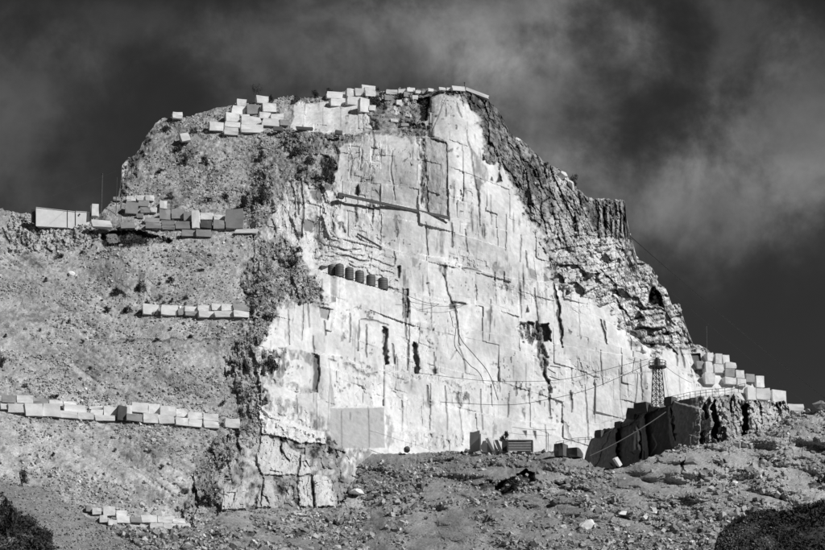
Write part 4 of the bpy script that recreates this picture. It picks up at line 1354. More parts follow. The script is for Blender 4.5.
single('quarry_block', 'flat pale block lying alone on the skyline right of the block terrace', 'block', M, (786, 405, 802, 411.5), Y=640)
single('quarry_block', 'small pale block sitting on the left skyline beside low turf', 'block', M, (172, 113.5, 181.5, 119.5), off=-.6)
single('quarry_block', 'pale squarish block below the left skyline on the upper rubble', 'block', M, (181, 134, 190, 142), off=-.8, roll=-14)
single('quarry_block', 'tall pale block beside the thin mast above the ruined wall', 'block', M, (91, 205.5, 98, 217), off=-2, yaw=15)
single('quarry_block', 'low rounded pale block between the white cabin and the ruined wall', 'block', M, (91.5, 221, 111, 228), off=-2.5, yaw=12)
single('stone_slab', 'pale slab on the summit under the little post', 'slab', M, (451, 87.5, 464, 92), off=.3, yaw=15)
s_ = single('stone_slab', 'long pale slab sloping down the right end of the summit', 'slab', M, (464, 92.5, 488, 95.7), off=.3, yaw=12, roll=17)
single('quarry_block', 'near dark block at the cliff foot, left of its twin', 'block', G, (556, 445, 566, 457), 'block_dark', off=-.5, yaw=-30)
single('quarry_block', 'wide dark block at the cliff foot just left of the outcrop', 'block', G, (566, 449, 581, 458), 'block_dark', off=-.5, yaw=-35)
single('quarry_block', 'dark cube standing on the outcrop left of the lattice tower', 'block', OUT, (637, 403.5, 651, 414), 'block_dark', off=.6, yaw=-38, depth=2.6)
single('quarry_block', 'small dark cube on the outcrop right of the lattice tower', 'block', OUT, (666.5, 398, 675, 406), 'block_dark', off=.8, yaw=-38)
single('quarry_block', 'dark low block on the outcrop edge below the leftmost step', 'block', OUT, (617, 422.5, 624, 429), 'block_dark', off=.2, yaw=-38)
single('quarry_block', 'dark tilted block on the outcrop step left of the dark cube', 'block', OUT, (628, 409, 637, 420), 'block_dark', off=.3, yaw=-40, roll=12)
single('quarry_block', 'small dark block topping the left end of the outcrop', 'block', OUT, (597, 431, 604, 438), 'block_dark', off=.2, yaw=-38)
single('leaning_slab', 'dark wedge slab standing against the cliff foot left of the slatted rack', 'slab', G, (470, 433, 481, 452.5), 'block_grey', off=-.8, yaw=-28, depth=.7)
single('leaning_slab', 'broad pale slab leaning between the dark wedge and the thin slabs', 'slab', G, (480, 435, 489, 452.5), off=-.5, yaw=26, depth=.6)
single('leaning_slab', 'thin dark slab leaning left at the cliff foot', 'slab', G, (488.5, 435, 492.5, 452.5), 'block_grey', off=-.9, yaw=-10, depth=1.2, roll=-24)
single('leaning_slab', 'thin pale slab leaning left toward the wedge at the cliff foot', 'slab', G, (494, 436, 497.5, 453), off=-1.1, yaw=25, depth=1.2, roll=-30)
single('leaning_slab', 'narrow dark slab leaning just left of the rack', 'slab', G, (500, 440, 503, 453), 'block_dark', off=-1.2, yaw=-10, depth=1.2, roll=-22)
single('fallen_slab', 'pale tapering slab tipped over at the bottom left of the dark outcrop', 'slab', G, (618, 457, 622, 466), yaw=30, off=-.3, depth=.8, roll=-38)


def boulder(label, sheet, uc, vc, wpx, hpx, alb, seed, flat=1.0):
    r = random.Random(seed)
    import bmesh
    bm = bmesh.new()
    bmesh.ops.create_icosphere(bm, subdivisions=3, radius=1.25)
    # cut flat faces on it
    for _ in range(16):
        nrm = Vector((r.gauss(0, 1), r.gauss(0, 1), r.gauss(0, 1))).normalized()
        dd = r.uniform(.45, .8)
        for v_ in bm.verts:
            k = v_.co.dot(nrm)
            if k > dd:
                v_.co -= nrm * (k - dd)
    ss = sheet.at(uc, vc)
    Y = ss.y - .3
    px = Y / FPX
    for v_ in bm.verts:
        v_.co += v_.co.normalized() * r.uniform(-.02, .03)
        v_.co = Vector((v_.co.x * wpx * px * .62, v_.co.y * wpx * px * .6, v_.co.z * hpx * px * .62))
    me = bpy.data.meshes.new('boulder')
    bm.to_mesh(me)
    bm.free()
    o = link('boulder', me, alb)
    o.location = world_pt(uc, vc, Y)
    o.rotation_euler.z = r.uniform(-.3, .3)
    tag(o, label, 'boulder')
    return o


for a in [('large pale angular boulder low on the debris slope above the bottom edge', G, 588, 527, 18, 14, 'block_pale', 3),
          ('small pale boulder just above left of the large pale one', G, 593, 510, 9, 5, 'block_pale', 5),
          ('pale boulder at the left foot of the large pale one', G, 563, 527, 9, 6, 'block_pale', 6),
          ('dark rough boulder on the middle of the debris slope', G, 554, 503, 11, 8, 'block_dark', 8),
          ('flat pale boulder on the debris slope beneath the outcrop centre', G, 624, 513, 10, 5, 'block_pale', 9),
          ('big low grey boulder on the slope directly below the outcrop, beside a dark cleft', G, 693, 462, 19, 11, 'block_grey', 11),
          ('pale flat-topped boulder right of the cleft below the outcrop', G, 716, 461, 11, 6, 'block_grey', 12),
          ('grey boulder high on the debris slope near the pale track', G, 763, 463, 10, 7, 'block_grey', 13),
          ('pale stone in the middle of the right debris slope', G, 735, 483, 8, 5, 'block_pale', 14),
          ('rounded boulder on the far right skyline at the picture edge', G, 820, 405, 15, 11, 'block_grey', 15),
          ('small boulder on the skyline left of the rounded one at the right edge', G, 808, 411, 8, 4, 'block_grey', 16),
          ('dark round stone on the crest at the cliff foot', G, 407, 450, 8, 7, 'block_dark', 17),
          ('pale boulder above the dark pit in the middle of the debris', G, 541, 474, 9, 6, 'block_grey', 18),
          ('pale stone right of the dark pit', G, 548, 484, 8, 6, 'block_grey', 19),
          ('pale broken rock on the debris slope under the slab pair', G, 358, 492, 14, 9, 'block_pale', 20),
          ('small pale rock beside the broken rock under the slab pair', G, 371, 498, 9, 7, 'block_pale', 21),
          ('pale stone lying on the slope under the leaning slabs', G, 483, 470, 7, 4, 'block_pale', 22),
          ('grey rock among the small hollows of the middle debris', G, 416, 497, 8, 5, 'block_grey', 23),
          ('pale boulder lodged at the top of the right ridge by a dark shrub', M, 561, 176, 10, 14, 'block_pale', 31),
          ('pale boulder lower on the right ridge under the dark shrub', M, 571, 185, 10, 10, 'block_pale', 32),
          ('small white boulder on the steep skyline above the dark ridge', M, 518, 140, 8, 5, 'block_pale', 33),
          ('pale rock on the upper left scree', M, 71, 274, 9, 5, 'block_pale', 24),
          ('pale pointed rock where the cable crosses the lower debris', G, 655, 513, 7, 4, 'block_pale', 25),
          ('pale flat rock near the bottom left of the debris slope', G, 300, 515, 15, 4, 'block_pale', 26)]:
    boulder(*a)

# ================================================================== PLANTS


def leaf_mesh(name, seed, n, lumps, leaf):
    r = np.random.default_rng(seed)
    c = np.zeros((n, 3))
    L_ = r.uniform(-.55, .55, (lumps, 3)) * np.array([1, 1, .7]) + np.array([0, 0, .62])
    k = r.integers(0, lumps, n)
    d = r.normal(size=(n, 3))
    d /= np.linalg.norm(d, axis=1)[:, None]
    c = L_[k] + d * (r.random(n) ** .4)[:, None] * r.uniform(.3, .52, lumps)[k][:, None]
    c[:, 2] = np.maximum(c[:, 2], .03)
    t = r.normal(size=(n, 3, 3)) * leaf
    V_ = (c[:, None] + t).reshape(-1, 3)
    return np_mesh(name, V_, np.arange(n * 3).reshape(-1, 3))


def stem_mesh(seed, h=1.0):
    r = random.Random(seed)
    vs, fs = [], []
    for k in range(5):
        a = r.uniform(0, 6.28)
        tip = Vector((math.cos(a) * .45, math.sin(a) * .45, h * r.uniform(.6, 1.0)))
        b = len(vs)
        for p, w in ((Vector((0, 0, -.25)), .06), (tip * .5, .04), (tip, .012)):
            for q in range(4):
                vs.append(p + Vector((math.cos(q * 1.57), math.sin(q * 1.57), 0)) * w)
        for l_ in range(2):
            for q in range(4):
                fs.append((b + l_ * 4 + q, b + l_ * 4 + (q + 1) % 4, b + l_ * 4 + 4 + (q + 1) % 4, b + l_ * 4 + 4 + q))
    me = bpy.data.meshes.new('stem')
    me.from_pydata(vs, [], fs)
    me.materials.append(MATS['bark'])
    return me


FOL = []
for k in range(6):
    me = leaf_mesh('foliage', 60 + k, 420, 5 + k % 3, .085)
    me.materials.append(MATS['leaf_dark'])
    FOL.append(me)
STM = [stem_mesh(k) for k in range(3)]


def bush(sheet, uc, vc, wpx, hpx, label, group=None, name='shrub', cat='shrub', Y=None):
    """shrub rooted at the bottom of its patch"""
    Y = (sheet.at(uc, min(vc + hpx / 2, 548)).y - .35) if Y is None else Y
    p = world_pt(uc, vc + hpx / 2, Y)
    e = empty(name, p)
    s_ = Y / FPX
    e.scale = (wpx * s_ * .5, wpx * s_ * .5, hpx * s_ * .72)
    e.rotation_euler.z = random.uniform(0, 6.28)
    tag(e, label, cat, group)
    for nm, me in (('foliage', random.choice(FOL)), ('stem', random.choice(STM))):
        o_ = bpy.data.objects.new(nm, me)
        COL.objects.link(o_)
        o_.parent = e
    return e


gA = 'dark shrubs dotted over the upper left scree'
for (a, b, w, h) in [(45, 279, 7, 5), (118, 291, 17, 6), (172, 279, 12, 6), (160, 283, 6, 3), (108, 309, 11, 7), (147, 302, 9, 5), (154, 313, 7, 5),
                     (140, 312, 6, 6), (172, 299, 6, 5), (185, 297, 8, 4), (200, 269, 9, 4), (83, 251, 7, 4), (161, 296, 5, 4)]:
    bush(M, a, b, w, h, '@', gA)
gB = 'dark shrubs dotted over the middle of the left scree'
for (a, b, w, h) in [(62, 322, 4, 4), (69, 320, 5, 6), (40, 329, 4, 5), (25, 385, 8, 4), (171, 328, 6, 3), (191, 336, 10, 4),
                     (158, 339, 10, 3), (130, 340, 12, 3), (5, 335, 6, 4), (83, 341, 6, 3), (163, 415, 5, 3), (118, 393, 4, 3)]:
    bush(M, a, b, w, h, '@', gB)
gC = 'dark shrubs below the long block wall'
for (a, b, w, h) in [(53, 453, 6, 6), (162, 466, 8, 4), (185, 490, 9, 7), (178, 508, 6, 4), (115, 449, 4, 5), (82, 506, 6, 4), (175, 420, 5, 4)]:
    bush(M, a, b, w, h, '@', gC)
gD = 'dark shrubs in the gully left of the cliff'
for (a, b, w, h) in [(237, 235, 7, 5), (255, 258, 7, 5), (261, 280, 12, 8), (254, 293, 15, 8), (302, 248, 12, 10), (270, 315, 22, 14), (255, 308, 15, 16), (240, 343, 12, 6), (248, 366, 10, 6),
                     (232, 372, 10, 7), (226, 402, 12, 8), (250, 412, 10, 9), (215, 450, 14, 8), (232, 437, 8, 7), (225, 465, 10, 7), (240, 425, 8, 8), (262, 365, 9, 7)]:
    bush(M, a - 3, b, w * .75, h * .75, '@', gD)
gE = 'dark shrubs on the upper rubble slope'
for (a, b, w, h) in [(225, 195, 10, 7), (186, 158, 10, 12), (178, 148, 14, 8), (160, 170, 10, 5), (206, 158, 9, 10), (208, 198, 12, 5), (194, 130, 10, 6), (166, 128, 14, 7), (230, 118, 6, 3), (260, 155, 12, 14),
                     (296, 150, 16, 12), (310, 158, 12, 10), (284, 142, 12, 7), (170, 195, 10, 7)]:
    bush(M, a, b, w, h, '@', gE)
ORD = ['', 'second', 'third', 'fourth', 'fifth', 'sixth', 'seventh', 'eighth', 'ninth', 'tenth', 'eleventh', 'twelfth', 'thirteenth', 'fourteenth', 'fifteenth', 'sixteenth', 'seventeenth', 'eighteenth']
for g_, (axis, start, where) in {gA: (0, 'left', 'shrubs on the upper left scree'), gB: (0, 'left', 'shrubs between short and long walls'), gC: (0, 'left', 'shrubs just below the long block wall'),
                                 gD: (2, 'top', 'dark shrubs down the gully beside the cliff'), gE: (0, 'left', 'shrubs on the rubble below summit')}.items():
    L_ = [o for o in COL.objects if o.get('group') == g_]
    L_.sort(key=lambda o: (o.location.x / o.location.y) if axis == 0 else -(o.location.z / o.location.y))
    for k, o in enumerate(L_):
        szw = 'tuft-like' if o.scale.x < .75 else ('broad' if o.scale.x > o.scale.z * 1.05 else 'upright')
        o['label'] = (f'{szw} dark shrub, {ORD[k]} from {start} of {where}' if k else f'{szw} dark shrub, nearest {start} of {where}')
for (a, b, w, h, l) in [(60, 254, 11, 8, 'round dark shrub below the white cabin rocks'), (140, 285, 14, 13, 'largest dark shrub on the upper left scree'), (127, 308, 13, 9, 'pointed dark shrub left of the short wall end'),
                        (2, 361, 14, 12, 'dark shrub cut by the left edge of the picture'), (55, 395, 12, 5, 'low dark shrub just above the left part of the long wall'),
                        (210, 498, 22, 12, 'wide dark shrub beside the pale ramp slab'),
                        (244, 200, 18, 20, 'big dark shrub mass on the upper slope above the gully'), (262, 190, 14, 24, 'tall dark shrub at the left edge of the pale shoulder'),
                        (329, 168, 13, 30, 'tall dark bush in the cleft left of the upper marble face'), (292, 262, 18, 9, 'wide dark shrub hanging on the ledge above the gully'),
                        (272, 362, 17, 16, 'dark shrub in the hollow beside the rounded marble buttress'), (505, 434, 11, 12, 'dark bush behind the slatted rack at the cliff foot'),
                        (330, 449, 9, 8, 'dark shrub under the pale ramp at the foot of the buttress'),
                        (374, 102, 17, 12, 'dark bush under the summit blocks'), (315, 93, 10, 9, 'round dark shrub on the summit skyline left of the stacked slabs'),
                        (330, 91, 12, 7, 'low spreading dark shrub on the summit behind the slabs'), (573, 179, 12, 13, 'dark round shrub standing on the right ridge skyline'),
                        (546, 163, 7, 5, 'tiny dark shrub on the right ridge skyline above the pale block'), (378, 88, 4, 5, 'tiny dark plant on the summit skyline among the pale blocks'),
                        (297, 98, 9, 7, 'dark shrub on the skyline right of the block stack'), (272, 98, 9, 8, 'dark shrub behind the block stack on the summit'),
                        (400, 94, 12, 9, 'dark shrub in the middle of the summit skyline')]:
    bush(M, a, b, w, h, l)
for (a, b, w, h, l) in [(22, 473, 15, 15, 'round dark bush on the crest of the left mound'), ]:
    bush(MOUND, a, b + 3, w, h, l)
for (a, b, w, h, l) in [(30, 545, 40, 22, 'spreading dark bush in the bottom left corner'), (8, 520, 26, 34, 'tall dark bush at the left edge near the bottom'), (4, 500, 9, 14, 'dark bush tip at the left edge above the corner bushes')]:
    bush(MOUND, a, b, w, h, l, name='bush', cat='bush')
for (a, b, w, h, l) in [(786, 512, 16, 10, 'dark bush on the crest of the right knoll, left of its two neighbours'), (803, 507, 20, 11, 'dark bush in the middle of the knoll crest at the right'),
                        (821, 503, 18, 10, 'dark bush on the knoll crest cut by the right edge'), (742, 517, 12, 6, 'low dark bush on the left shoulder of the right knoll')]:
    bush(KNOLL, a, b, w, h, l, name='bush', cat='bush')
bush(G, 134, 545, 15, 13, 'dark bush at the bottom edge right of the short post', name='bush', cat='bush')
bush(G, 515, 483, 24, 12, 'dark bush added to deepen the shade of the pit in the debris slope', name='bush', cat='bush')  # put in to keep the pit dark where sun gets in


def small_tree(sheet, uc, vb, hpx, wpx, label, seed):
    r = np.random.default_rng(seed)
    Y = sheet.at(uc, vb).y + .5
    p = world_pt(uc, vb, Y)
    s_ = Y / FPX
    h, w = hpx * s_, wpx * s_
    e = empty('bare_tree', p)
    tag(e, label, 'tree')
    vs, fs = [], []

    def limb(a, b, wa, wb):
        k = len(vs)
        for q_, ww in ((a, wa), (b, wb)):
            for t_ in range(5):
                vs.append((q_[0] + math.cos(t_ * 1.257) * ww, q_[1] + math.sin(t_ * 1.257) * ww, q_[2]))
        for t_ in range(5):
            fs.append((k + t_, k + (t_ + 1) % 5, k + 5 + (t_ + 1) % 5, k + 5 + t_))
    limb((0, 0, -.5), (0, 0, h * .45), .11, .08)
    limb((0, 0, h * .45), (.1, 0, h * .95), .08, .02)
    tips = []
    for k in range(16):
        z = h * r.uniform(.15, .8)
        a = r.uniform(0, 6.28)
        l_ = w * .5 * r.uniform(.5, 1)
        t_ = (math.cos(a) * l_, math.sin(a) * l_, min(h, z + h * r.uniform(.1, .3)))
        limb((0, 0, z), t_, .04, .012)
        tips.append(t_)
    me = bpy.data.meshes.new('trunk')
    me.from_pydata(vs, [], fs)
    link('trunk', me, 'bark', e)
    tips = np.array(tips)
    n = 260
    c = tips[r.integers(0, len(tips), n)] * r.uniform(.5, 1.05, n)[:, None] + r.normal(size=(n, 3)) * .16
    V_ = (c[:, None] + r.normal(size=(n, 3, 3)) * .10).reshape(-1, 3)
    link('crown', np_mesh('crown', V_, np.arange(n * 3).reshape(-1, 3)), 'leaf_dark', e)


small_tree(M, 257, 97, 14, 12, 'spindly dark little tree rising behind the block stack on the summit', 4)

# ================================================================== SITE EQUIPMENT
import bmesh


def tube_mesh(name, pts, r, seg=5, mat=None):
    vs, fs = [], []
    n_ = len(pts)
    for i, p in enumerate(pts):
        d = (pts[min(i + 1, n_ - 1)] - pts[max(i - 1, 0)]).normalized()
        a = d.cross(Vector((0, 0, 1)) if abs(d.z) < .95 else Vector((1, 0, 0))).normalized()
        b = d.cross(a)
        for k in range(seg):
            t_ = 2 * math.pi * k / seg
            vs.append(p + a * math.cos(t_) * r + b * math.sin(t_) * r)
    for i in range(n_ - 1):
        for k in range(seg):
            fs.append((i * seg + k, i * seg + (k + 1) % seg, (i + 1) * seg + (k + 1) % seg, (i + 1) * seg + k))
    fs.append(tuple(range(seg)))
    fs.append(tuple(range((n_ - 1) * seg, n_ * seg)))
    me = bpy.data.meshes.new(name)
    me.from_pydata(vs, [], fs)
    if mat:
        me.materials.append(MATS[mat])
    return me


def box_obj(name, c, size, mat, parent=None, rot=(0, 0, 0), bev=.02):
    bm = bmesh.new()
    bmesh.ops.create_cube(bm, size=1)
    for v_ in bm.verts:
        v_.co = Vector((v_.co.x * size[0], v_.co.y * size[1], v_.co.z * size[2]))
    if bev:
        bmesh.ops.bevel(bm, geom=bm.edges[:], offset=bev, segments=1, affect='EDGES')
    me = bpy.data.meshes.new(name)
    bm.to_mesh(me)
    bm.free()
    o = link(name, me, mat, parent)
    o.location = c
    o.rotation_euler = rot
    return o


def cable(label, pts, r=.06, mat='cable_black', name='cable', cat='cable', sag=0, n=24):
    P_ = [world_pt(a, b, y) for a, b, y in pts]
    out_ = []
    if len(P_) == 2:
        for i in range(n + 1):
            t = i / n
            q = P_[0].lerp(P_[1], t)
            q.z -= sag * 4 * t * (1 - t)
            out_.append(q)
    else:                                       # smooth curve through the points
        for i in range(len(P_) - 1):
            p0, p1, p2, p3 = P_[max(0, i - 1)], P_[i], P_[i + 1], P_[min(len(P_) - 1, i + 2)]
            for k in range(8):
                t = k / 8
                out_.append(.5 * ((2 * p1) + (-p0 + p2) * t + (2 * p0 - 5 * p1 + 4 * p2 - p3) * t * t + (-p0 + 3 * p1 - 3 * p2 + p3) * t ** 3))
        out_.append(P_[-1])
    o = link(name, tube_mesh(name, out_, r, 5, mat))
    tag(o, label, cat)


YC = lambda a, b, o=-2.0: M.at(a, b).y + o
cable('long dark cable running down across the sky right of the ridge', [(630, 236, 650), (900, 456, 560)], .10, sag=1.0)
cable('second fainter cable in the sky just below the long one', [(637, 262, 650), (870, 452, 585)], .04, sag=1.0)
cable('thin wire running from the mast into the left sky', [(116, 171, 640), (-40, 226, 600)], .018, sag=.5)
cable('upper slack cable hanging across the cliff to the lattice tower', [(419, 373, 594), (475, 380, 597), (520, 381.5, 596), (566, 379, 594), (620, 366, 588), (648, 359, 584)], .045, 'cable_black')
cable('lower slack cable hanging across the cliff to the lattice tower', [(440, 402, 592), (507, 405, 594), (550, 399, 593), (587, 390, 590), (620, 377, 587), (648, 364, 584)], .05, 'cable_black')
cable('thin cable from the lattice tower down to the terrace on its right', [(665, 366, 584), (692, 383, 612)], .04, 'cable_black', sag=.3)
cable('pale thick cable slanting across the dark outcrop', [(590, 456, 578), (666, 412, 574)], .09, 'cable_grey', sag=.5)
cable('dark hose running diagonally down the centre of the cliff', [(455, 305, YC(455, 308)), (457, 322, YC(457, 322)), (461, 339, YC(461, 339)), (475, 356, YC(475, 356)), (489, 374, YC(489, 374)), (498, 400, YC(498, 400))], .08, 'cable_black', 'hose', 'hose')
cable('upper of two slack wires on the face right of the tanks', [(395, 290, YC(395, 290)), (413, 298, YC(413, 298)), (430, 303.5, YC(430, 303)), (453, 304.5, YC(453, 304))], .05)
cable('lower of two slack wires on the face right of the tanks', [(400, 299, YC(400, 299)), (418, 303.5, YC(418, 303)), (436, 306, YC(436, 306)), (454, 306, YC(454, 306)), (468, 304, YC(468, 304))], .045)
cable('thin wire strung along the cliff foot above the slatted rack', [(512, 427, YC(512, 427)), (530, 429.5, YC(530, 429)), (556, 430, YC(556, 430))], .04)

# poles
for (a, v0, v1, yo, r_, l) in [(101, 174, 220, -1.5, .13, 'tall thin dark mast beside the white cabin'), (116, 178, 212, -1, .07, 'thin pole behind the ruined wall right of the tall mast'),
                               (464.6, 82.5, 90.5, 0, .10, 'short dark post on the summit slab'), (707, 327, 349, 0, .09, 'thin dark pole on the skyline above the block terrace'),
                               (98, 533, 549, None, .13, 'short dark post near the bottom left edge')]:
    if yo is None:
        Y_ = G.at(98, 545).y - .5
    else:
        Y_ = M.at(a, v1).y + yo
    p0, p1 = world_pt(a, v1 + 2, Y_), world_pt(a, v0, Y_)
    p1.x = p0.x
    e = empty('pole', p0)
    tag(e, l, 'pole')
    link('shaft', tube_mesh('shaft', [Vector((0, 0, -.6)), Vector((0, 0, (p1.z - p0.z) * .5)), Vector((.02, 0, p1.z - p0.z))], r_, 8, 'steel_dark'), parent=e)
    c_ = link('cap', tube_mesh('cap', [Vector((0, 0, p1.z - p0.z - .12)), Vector((0, 0, p1.z - p0.z + .08))], r_ * 1.7, 8, 'steel_dark'), parent=e)

# water tanks on the bench
tank_me = None


def tank_parts():
    seg = 20
    bm = bmesh.new()
    prof = [(0, 0), (1.0, 0), (1.02, .06), (.99, .1)]
    for k in range(5):
        z = .18 + k * .36
        prof += [(.985, z), (1.03, z + .05), (1.03, z + .13), (.985, z + .18)]
    prof += [(.98, 2.05), (.93, 2.16), (.78, 2.26), (.40, 2.33), (0, 2.34)]
    rings = []
    for r_, z in prof:
        rings.append([bm.verts.new((r_ * math.cos(2 * math.pi * k / seg), r_ * math.sin(2 * math.pi * k / seg), z)) for k in range(seg)] if r_ > 0 else [bm.verts.new((0, 0, z))])
    for a_, b_ in zip(rings[:-1], rings[1:]):
        for k in range(seg):
            if len(a_) == 1:
                bm.faces.new((a_[0], b_[(k + 1) % seg], b_[k]))
            elif len(b_) == 1:
                bm.faces.new((a_[k], a_[(k + 1) % seg], b_[0]))
            else:
                bm.faces.new((a_[k], a_[(k + 1) % seg], b_[(k + 1) % seg], b_[k]))
    bmesh.ops.recalc_face_normals(bm, faces=bm.faces)
    body = bpy.data.meshes.new('tank_body')
    bm.to_mesh(body)
    bm.free()
    for p in body.polygons:
        p.use_smooth = True
    body.materials.append(MATS['tank_plastic'])
    lid = tube_mesh('lid', [Vector((0, 0, 2.28)), Vector((0, 0, 2.42))], .32, 14, 'steel_dark')
    pipe = tube_mesh('outlet_pipe', [Vector((.7, -.75, .25)), Vector((.95, -1.05, .25)), Vector((.95, -1.05, .05))], .06, 6, 'steel_dark')
    return body, lid, pipe


TB = tank_parts()
tanks = [(332, 264, 12.4, 9.2), (339.5, 263, 12.8, 9.2), (349.2, 266.5, 12.4, 9.4), (359.5, 269.7, 13.6, 9.6), (370.8, 274, 13.2, 10), (383.0, 277, 14.2, 10.8)]
TL = ['leftmost full-size ribbed dark tank on the cliff bench', 'second ribbed tank from the left, standing tallest at the back', 'third ribbed tank from the left end of the bench',
      'fourth ribbed tank from the left, centre right of the row', 'fifth ribbed tank, next to the rightmost one', 'rightmost ribbed dark tank, nearest the slack wires']
for (a, vt_, hp, wp), l in zip(tanks, TL):
    vb_ = float(np.interp(a, [315, 340, 388, 400], [270, 277, 291, 294])) + .4
    Y_ = M.at(a, vb_ + 3).y + 1.6
    p = world_pt(a, vb_, Y_)
    e = empty('water_tank', p)
    tag(e, l, 'tank', 'ribbed tanks in a row on the cliff bench')
    k_ = wp * Y_ / FPX / 2.06
    e.scale = (k_, k_, (vb_ - vt_) * Y_ / FPX / 2.36)
    e.rotation_euler.z = random.uniform(0, .6)
    for nm, me in zip(('body', 'lid', 'outlet_pipe'), TB):
        o_ = bpy.data.objects.new(nm, me)
        COL.objects.link(o_)
        o_.parent = e
single('crate', 'low dark crate at the left end of the tank row', 'crate', M, (320, 266.5, 327, 271), 'block_dark', off=.9, yaw=25, depth=1.2)

# steel beams on the face


def beam(label, pts, size, mat, off, braces=0):
    (ua, va), (ub, vb2) = pts
    ya, yb = M.at(ua, va + 2).y, M.at(ub, vb2 + 2).y
    gap = sorted(M.at(ua + (ub - ua) * t, va + (vb2 - va) * t + dv_).y - (ya + (yb - ya) * t) for t in np.linspace(.02, .98, 60) for dv_ in (-2.5, -1))[10]
    a, b = world_pt(ua, va, ya + gap - .1), world_pt(ub, vb2, yb + gap - .1)
    e = empty('pipe_trough', a)
    tag(e, label, 'trough')
    d = b - a
    me = bpy.data.meshes.new('trough')
    w, h = size
    side = d.cross(Vector((0, 0, 1))).normalized() * w
    up_ = Vector((0, 0, h))
    sec = [-side, side, side + up_, side * .75 + up_, side * .75 + up_ * .3, -side * .75 + up_ * .3, -side * .75 + up_, -side + up_]
    vs = [q for q in sec] + [q + d for q in sec]
    fs = [(k, (k + 1) % 8, 8 + (k + 1) % 8, 8 + k) for k in range(8)]
    fs += [tuple(range(8)), tuple(range(15, 7, -1))]
    me.from_pydata(vs, [], fs)
    link('channel', me, mat, e)
    for k in range(braces):
        t = (k + .5) / braces
        q = d * t
        link('bracket', tube_mesh('bracket', [q + Vector((0, 0, .05)), q + Vector((.2, 1.6, -.9))], .08, 6, 'steel_dark'), parent=e)
    return e


beam('long dark rusty trough running along the upper cliff face', [(339, 195.5), (450, 219.5)], (.28, .62), 'steel_rust', -1.2, 9)
beam('short dark trough slanting down the cliff above the tanks', [(357.5, 235), (382, 249)], (.22, .5), 'steel_rust', -1.0, 3)
single('winch_box', 'small dark box at the left end of the long trough', 'box', M, (338, 193.5, 343.5, 198.5), 'block_dark', off=-1.6, yaw=20, depth=1.0)
for (a, b, c, d, l) in [(550, 366, 560.5, 367.6, 'upper short dark bar jutting across the cliff joint'), (549.5, 376.5, 560, 380, 'lower short dark bar jutting across the cliff joint')]:
    Y_ = M.at(a, b).y - .7
    o = link('steel_bar', tube_mesh('steel_bar', [world_pt(a, b, Y_), world_pt(c, d, Y_)], .10, 6, 'steel_dark'))
    tag(o, l, 'bar')
single('timber', 'dark timber baulk on the ledge left of the pale summit face', 'timber', M, (273, 127, 283, 131), 'block_dark', off=-1.5, yaw=15, depth=.8)
single('timber', 'dark flat baulk on the ledge below the middle of the pale summit face', 'timber', M, (296, 127, 312.5, 130.2), 'block_dark', off=-2.0, yaw=15, depth=.8)
single('timber', 'short dark baulk at the right end of the ledge under the pale summit face', 'timber', M, (335.5, 130.5, 342, 134.5), 'block_dark', off=-2.0, yaw=15, depth=.8)

# white cabin row
cab = empty('site_cabin', world_pt(62, 224, M.at(62, 226).y - .9))
tag(cab, 'long low white cabin of joined panels on the left skyline', 'cabin')
for (x0, x1, t0, t1, b0, b1, dy) in [(36, 67, 207.6, 211.2, 221, 222.5, 0), (67.8, 75, 211.2, 212.0, 222.6, 224.4, .25), (75.8, 90, 211.6, 212.5, 224.6, 226.0, .1)]:
    Ya = cab.location.y + dy + (x0 - 62) * .04
    Yb_ = cab.location.y + dy + (x1 - 62) * .04
    f_ = [world_pt(x0, b0 + 5, Ya), world_pt(x1, b1 + 5, Yb_), world_pt(x1, t1, Yb_), world_pt(x0, t0, Ya)]
    f_ = [q - cab.location for q in f_]
    bk = [q + Vector((.6, 2.6, 0)) for q in f_]
    me = bpy.data.meshes.new('wall_panel')
    me.from_pydata(f_ + bk, [], [(0, 1, 2, 3), (5, 4, 7, 6), (4, 0, 3, 7), (1, 5, 6, 2), (3, 2, 6, 7), (4, 5, 1, 0)])
    link('wall_panel', me, 'panel_white', cab)
    lo, hi = f_[3], f_[2]
    for (pa, pb) in ((f_[3], f_[2]),):
        link('roof_trim', tube_mesh('roof_trim', [pa + Vector((0, -.05, .06)), pb + Vector((0, -.05, .06))], .07, 6, 'panel_white'), parent=cab)
    link('corner_post', tube_mesh('corner_post', [f_[1] + Vector((.06, -.02, 0)), f_[2] + Vector((.06, -.02, 0))], .07, 6, 'steel_dark'), parent=cab)
vent = box_obj('vent', world_pt(79.5, 214.5, cab.location.y + .7) - cab.location + Vector((0, -.1, 0)), (.35, .12, .35), 'steel_dark', cab)
box_obj('end_wall', world_pt(33.5, 216, cab.location.y + .6) - cab.location, (.7, 2.0, 2.6), 'steel_dark', cab)

# lattice tower
TY = OUT.at(658, 410).y + 3.5
tb = world_pt(658.2, 407, TY)
tw = empty('lattice_tower', tb)
tag(tw, 'dark steel lattice tower with a railed round platform on top of the outcrop', 'tower')
sc_ = TY / FPX
Ht = (407 - 366) * sc_
wb, wt = 13.2 * sc_ / 2 / 1.25, 8.2 * sc_ / 2 / 1.25
rot = math.radians(24)


def tp(ix, iy, t):
    w_ = wb + (wt - wb) * t
    x, y = ix * w_, iy * w_
    return Vector((x * math.cos(rot) - y * math.sin(rot), x * math.sin(rot) + y * math.cos(rot), Ht * t))


